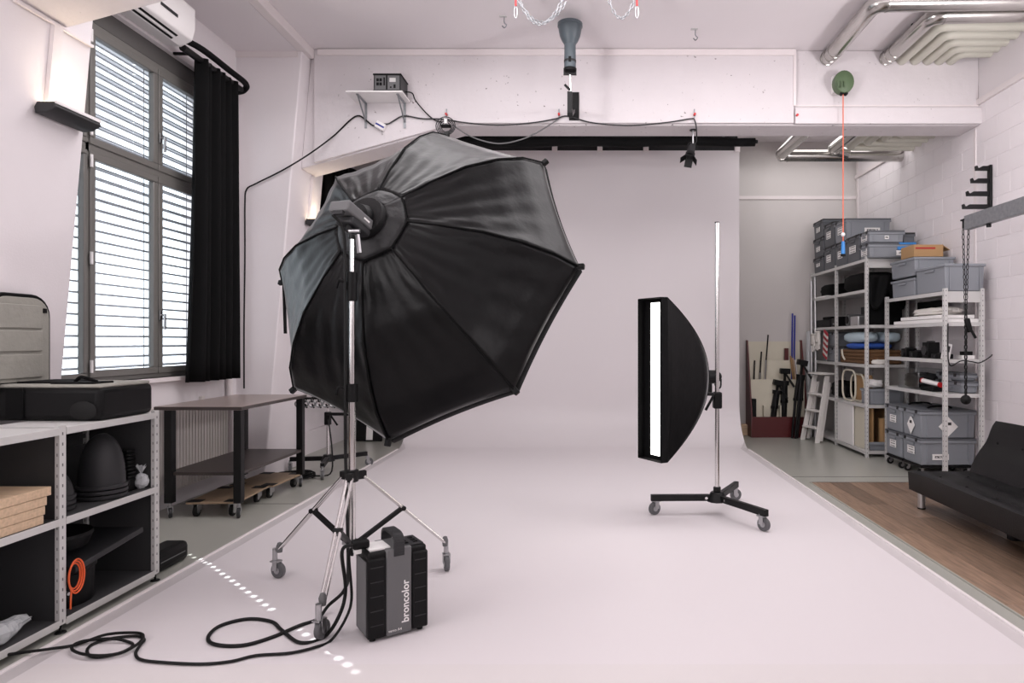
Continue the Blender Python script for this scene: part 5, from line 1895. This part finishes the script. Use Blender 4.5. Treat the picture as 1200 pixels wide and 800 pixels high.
for (y, w_, h, l) in devs:
    t = thing('camera_device', l, 'device', (3.66, y, 1.222), group='black devices on the shelf')
    MB().box(3.59, 3.72, y - w_ / 2, y + w_ / 2, 1.222, 1.222 + h).build('body', 'black_plastic', t, bevel=.008)
    MB().cyl((3.575, y, 1.222 + h * .5), (3.592, y, 1.222 + h * .5), h * .3, n=14).build('lens', 'dark_grey', t)
    MB().box(3.62, 3.69, y - .02, y + .02, 1.2225 + h, 1.235 + h).build('shoe', 'dark_grey', t)
t = thing('handheld_unit', 'white handheld unit with a dark screen on the device shelf', 'device', (3.62, 6.66, 1.222))
MB().obox((3.62, 6.65, 1.3), (.075, .045, .16), Matrix.Rotation(.18, 3, 'Y')).build('body', 'white_plastic', t, bevel=.006)
MB().obox((3.617, 6.626, 1.325), (.05, .003, .06), Matrix.Rotation(.18, 3, 'Y')).build('screen', 'dark_grey', t)
t = thing('adapter_box', 'small white adapter with black plugs by the rack end', 'device', (3.8, 6.62, 1.222))
MB().box(3.75, 3.88, 6.6, 6.72, 1.222, 1.26).build('body', 'white_plastic', t, bevel=.004)
MB().box(3.78, 3.87, 6.62, 6.7, 1.261, 1.3).build('plug', 'black_plastic', t, bevel=.005)
q = MB().tube(spl([(3.57, 6.53, 1.58), (3.565, 6.525, 1.45), (3.57, 6.53, 1.3), (3.57, 6.52, 1.2), (3.6, 6.52, 1.16), (3.7, 6.52, 1.21), (3.8, 6.52, 1.2), (3.88, 6.52, 1.19), (3.96, 6.5, 1.24), (3.99, 6.5, 1.27)], 6), .006)
tag(q.build('thin_cable', 'black_rubber'), 'thin black cable hooked along the near post of the lower rack', 'cable')
t = thing('clear_tub', 'clear plastic tub with black gear on the lower shelf', 'box', (3.72, 7.3, .877))
MB().box(3.57, 3.9, 7.12, 7.6, .877, 1.1).build('shell', 'clear_plastic', t, bevel=.01)
heap('gear_heap', 'black gear heaped inside the clear plastic tub', 'equipment', 'black_plastic', 3.6, 3.87, 7.16, 7.56, .882, 1.05, amp=.08, seed=14)
t = thing('sealant_gun', 'white and red cartridge lying on the lower shelf', 'cartridge', (3.62, 6.98, .9))
MB().cyl((3.6, 7.08, .98), (3.66, 6.86, .95), .025, n=14).build('tube', 'white_plastic', t)
MB().cyl((3.597, 7.09, .9815), (3.6, 7.08, .98), .027, n=14).build('end_cap', 'red_paint', t)
MB().cyl((3.66, 6.86, .95), (3.667, 6.835, .9465), .027, n=14).build('nozzle_cap', 'red_paint', t)
o = MB().box(3.58, 3.72, 6.84, 7.1, .877, .925).build('black_pouch', 'black_cloth', bevel=.01)
tag(o, 'flat black pouch under the white cartridge', 'pouch')
eurobox(3.74, 3.92, 6.6, 7.1, .877, 1.0, 'lower pale grey flat box on the lower shelf', 'box_grey')
eurobox(3.74, 3.92, 6.62, 7.08, 1.001, 1.08, 'upper pale grey flat box on the lower shelf', 'box_grey')

# ------------------------------------------------------------------ tripod bin at the back wall
bn = thing('storage_bin', 'dark red stepped bin with cream dividers at the back wall', 'storage bin', (2.8, 9.75, 0))
bx0, bx1 = 2.37, 3.2
for x in (bx0, bx1 - .02):
    MB().prism([(9.58, 0), (9.92, 0), (9.92, 1.42), (9.86, 1.42), (9.58, .3)], 'x', x, x + .02).build('side_panel', 'dark_red', bn)
MB().box(bx0 + .02, bx1 - .02, 9.58, 9.6, 0, .3).build('front_panel', 'dark_red', bn)
MB().box(bx0 + .02, bx1 - .02, 9.6, 9.92, .02, .04).build('bottom', 'dark_red', bn)
MB().box(bx0 + .02, bx1 - .02, 9.9, 9.915, .04, 1.4).build('divider', 'cream_board', bn)
MB().box(bx0 + .02, bx1 - .02, 9.79, 9.8, .04, 1.12).build('divider', 'cream_board', bn)
MB().box(bx0 + .02, bx1 - .02, 9.69, 9.7, .04, .84).build('divider', 'cream_board', bn)
for x in (2.56, 2.8, 3.02):
    MB().box(x, x + .012, 9.6, 9.69, .04, .46).build('short_divider', 'cream_board', bn)


def tripod(x, y, z0, h, lean, label, spread=.05):
    t = thing('tripod', label, 'tripod', (x, y, z0), group='tripods in the bin')
    top = Vector((x + lean, y, z0 + h))
    base = Vector((x, y, z0))
    for a in range(3):
        o_ = Vector((cos(a * 2.1 + .5), sin(a * 2.1 + .5) * .5, 0)) * spread
        q = MB()
        m_ = base.lerp(top, .5) + o_ * .8
        q.cyl(base + o_ * .7, m_, .018, .021, n=8)
        q.cyl(m_, base.lerp(top, .8) + o_ * .5, .028, .028, n=8)
        q.build('leg', 'black_metal', t)
        MB().cyl(m_ - Vector((0, 0, .02)), m_ + Vector((0, 0, .02)), .033, n=8).build('leg_lock', 'black_plastic', t)
    c = base.lerp(top, .82)
    MB().cyl(base.lerp(top, .75), c, .06, .065, n=12).build('shoulder', 'black_metal', t)
    q = MB()
    q.cyl(c, top, .02, n=10)
    q.obox(top - Vector((0, 0, .03)), (.14, .1, .08), Matrix.Rotation(lean * 2, 3, 'Y'))
    q.build('head', 'black_plastic', t, bevel=.008)
    MB().cyl(top - Vector((0, 0, .05)), top + Vector((.12, -.05, -.26)), .013, .018, n=8).build('pan_handle', 'black_metal', t)
    return t


tripod(2.68, 9.645, .045, .78, .1, 'leftmost black tripod leaning in the front of the red bin', .035)
tripod(2.86, 9.645, .045, .95, .02, 'middle upright black tripod in the red bin', .035)
tripod(2.97, 9.48, .005, 1.12, .11, 'bulky black tripod leaning at the right end of the red bin', .06)
for i, (x, h, m, l) in enumerate(((2.43, 1.12, 'black_metal', 'short black tipped pole at the left end of the bin'), (2.50, 1.25, 'black_metal', 'medium black tipped pole in the bin'), (2.57, 1.5, 'black_metal', 'longest black tipped pole at the left of the bin'))):
    t = thing('stand_pole', l, 'pole', (x, 9.745, .045), group='poles in the bin')
    MB().cyl((x, 9.745, .045), (x + .02 + .02 * i, 9.745, h * .75), .014, n=10).build('tube', 'steel', t)
    MB().cyl((x + .02 + .02 * i, 9.745, h * .75), (x + .03 + .03 * i, 9.745, h), .011, n=10).build('tip', m, t)
for i, x in enumerate((3.0, 3.035)):
    o = MB().cyl((x, 9.75, .045), (x + .05, 9.84, 1.82 - .03 * i), .0125, n=10).build('blue_pole', 'navy')
    tag(o, ('left' if i == 0 else 'right') + ' of the two long dark blue poles rising from the bin', 'pole', 'blue poles')
o = MB().box(2.93, 2.985, 9.82, 9.86, .045, 1.3).build('red_strip', 'dark_red')
tag(o, 'dark red strip standing behind the middle tripod', 'strip')
for i in range(3):
    o = MB().obox((3.06 + .03 * i, 9.745, .62), (.014, .05, 1.14 - .06 * i), Matrix.Rotation(-.12, 3, 'Y')).build('thin_batten', ('cardboard', 'wood_board', 'paper_white')[i])
    tag(o, ('brown', 'pale wooden', 'white')[i] + ' thin batten leaning in the bin beside the bulky tripod', 'batten', 'battens in the bin')
o = MB().box(2.395, 2.45, 9.61, 9.68, .045, .56).build('dark_panel', 'black_plastic')
tag(o, 'short dark panel in the front left corner of the bin', 'panel')
# tubes leaning between the bin and the rack
for i, (x, dx, z1, m, l) in enumerate(((3.235, .07, 1.55, 'bag_plastic', 'plastic wrapped roll leaning between bin and rack'), (3.26, .06, 2.3, 'aluminium', 'left silver tube leaning against the tall rack'), (3.30, .06, 2.36, 'aluminium', 'right silver tube leaning against the tall rack'))):
    r = .045 if i == 0 else .02
    o = MB().tube([(x, 9.7 - .06 * i, .001 + r * .2), (x + dx * .5, 9.76 - .06 * i, z1 * .5), (x + dx, 9.84 - .04 * i, z1)], r, 12).build('leaning_tube', m)
    tag(o, l, 'tube')
o = MB().box(2.28, 2.37, 9.8, 9.93, 0, .16).build('wooden_block', 'wood_board', bevel=.004)
tag(o, 'small wooden block on the floor left of the red bin', 'block')

# ------------------------------------------------------------------ white step ladder
ld = thing('step_ladder', 'small white folded step ladder leaning on the tall rack', 'ladder', (3.1, 9.22, 0), rz=-pi / 2 + .28)
Lh, lean = .95, .2


def lp(x, z, back=0.0):
    return Vector((x, z * lean + back, z))


for s in (-1, 1):
    q = MB()
    q.add([lp(s * .17, 0) + Vector(v) for v in ((-.012, -.035, 0), (.012, -.035, 0), (.012, .035, 0), (-.012, .035, 0))] + [lp(s * .14, Lh - .03) + Vector(v) for v in ((-.012, -.035, 0), (.012, -.035, 0), (.012, .035, 0), (-.012, .035, 0))],
          [[0, 1, 2, 3], [4, 5, 6, 7], [0, 1, 5, 4], [1, 2, 6, 5], [2, 3, 7, 6], [3, 0, 4, 7]])
    q.build('stile', 'ladder_white', ld, local=True, bevel=.003)
    q = MB()
    q.add([lp(s * .15, 0, .075) + Vector(v) for v in ((-.01, -.02, 0.02), (.01, -.02, 0.02), (.01, .02, .02), (-.01, .02, .02))] + [lp(s * .13, Lh - .12, .06) + Vector(v) for v in ((-.01, -.02, 0), (.01, -.02, 0), (.01, .02, 0), (-.01, .02, 0))],
          [[0, 1, 2, 3], [4, 5, 6, 7], [0, 1, 5, 4], [1, 2, 6, 5], [2, 3, 7, 6], [3, 0, 4, 7]])
    q.build('rear_leg', 'ladder_white', ld, local=True)
for z in (.2, .43, .66):
    MB().obox(lp(0, z) + Vector((0, -.005, 0)), (.31, .11, .022)).build('step', 'ladder_white', ld, local=True, bevel=.003)
MB().obox(lp(0, Lh) + Vector((0, -.0, 0)), (.36, .19, .025)).build('top_platform', 'ladder_white', ld, local=True, bevel=.004)

# ------------------------------------------------------------------ black sofa bed
so = thing('sofa', 'black tufted leather sofa bed on the laminate floor', 'sofa', (3.05, 4.6, .008))
SY0, SY1 = 3.7, 5.55


def cushion(P, nm, btn, nu=28, nv=10):
    """tufted slab: P(u,v,w) maps unit cube"""
    q = MB()

    def tuft(u, v):
        h = 0
        for (bu, bv) in btn:
            h += math.exp(-(((u - bu) * 9) ** 2 + ((v - bv) * 5) ** 2))
        return h
    top = lambda u, v: P(u, v, 1 - .26 * min(1, tuft(u, v)) - .10 * (abs(2 * u - 1) ** 8 + abs(2 * v - 1) ** 6))
    bot = lambda u, v: P(u, v, 0)
    q.grid(top, nu, nv)
    q.grid(bot, nu, nv)
    for e in (0, 1):
        q.grid(lambda a, b, e=e: P(e, a, b * .9 if True else 0) if False else (Vector(P(e, a, 0)).lerp(Vector(top(e, a)), b)), nv, 4)
        q.grid(lambda a, b, e=e: Vector(P(a, e, 0)).lerp(Vector(top(a, e)), b), nu, 4)
    return q


def seatP(u, v, w):
    bul = .012 * sin(pi * w)
    return (2.705 + .56 * v - (bul if v == 0 else 0), SY0 + (SY1 - SY0) * u + (bul if u == 1 else 0), .155 + .185 * w)


bt = [(.1, .3), (.3, .3), (.5, .3), (.7, .3), (.9, .3), (.1, .7), (.3, .7), (.5, .7), (.7, .7), (.9, .7)]
s = cushion(seatP, 'seat', bt).build('seat', 'leather', so, smooth=50)
for (u, v) in bt:
    p = seatP(u, v, .76)
    MB().ball((p[0], p[1], p[2]), .012, 8, 5, (1, 1, .5)).build('button', 'leather', s)


def backP(u, v, w):
    a = Vector((3.2, 0, .31))
    b = Vector((3.42, 0, .735))
    d = (b - a)
    n_ = Vector((-d.z, 0, d.x)).normalized()
    p = a + d * v + n_ * (.13 * w - .11)
    return (p.x, SY0 + (SY1 - .02 - SY0) * u, p.z)


bt2 = [(.08, .62), (.25, .62), (.42, .62), (.58, .62), (.75, .62), (.92, .62)]
bk = cushion(backP, 'back', bt2).build('backrest', 'leather', so, smooth=50)
for (u, v) in bt2:
    p = backP(u, v, .76)
    MB().ball(p, .012, 8, 5, (.6, 1, 1)).build('button', 'leather', bk)
for (x, y) in ((2.77, SY1 - .08), (2.77, SY0 + .1), (3.3, SY1 - .1), (3.3, SY0 + .1)):
    l = MB().cyl((x, y, .02), (x, y, .16), .03, n=18).build('leg', 'aluminium', so)
    MB().cyl((x, y, .008), (x, y, .02), .031, n=18).build('leg_cap', 'black_rubber', l)
MB().box(2.95, 3.2, 4.58, 4.64, .008, .16).build('centre_leg', 'black_metal', so, bevel=.004)
MB().box(2.76, 3.25, SY0 + .05, SY1 - .05, .135, .156).build('frame', 'black_metal', so)
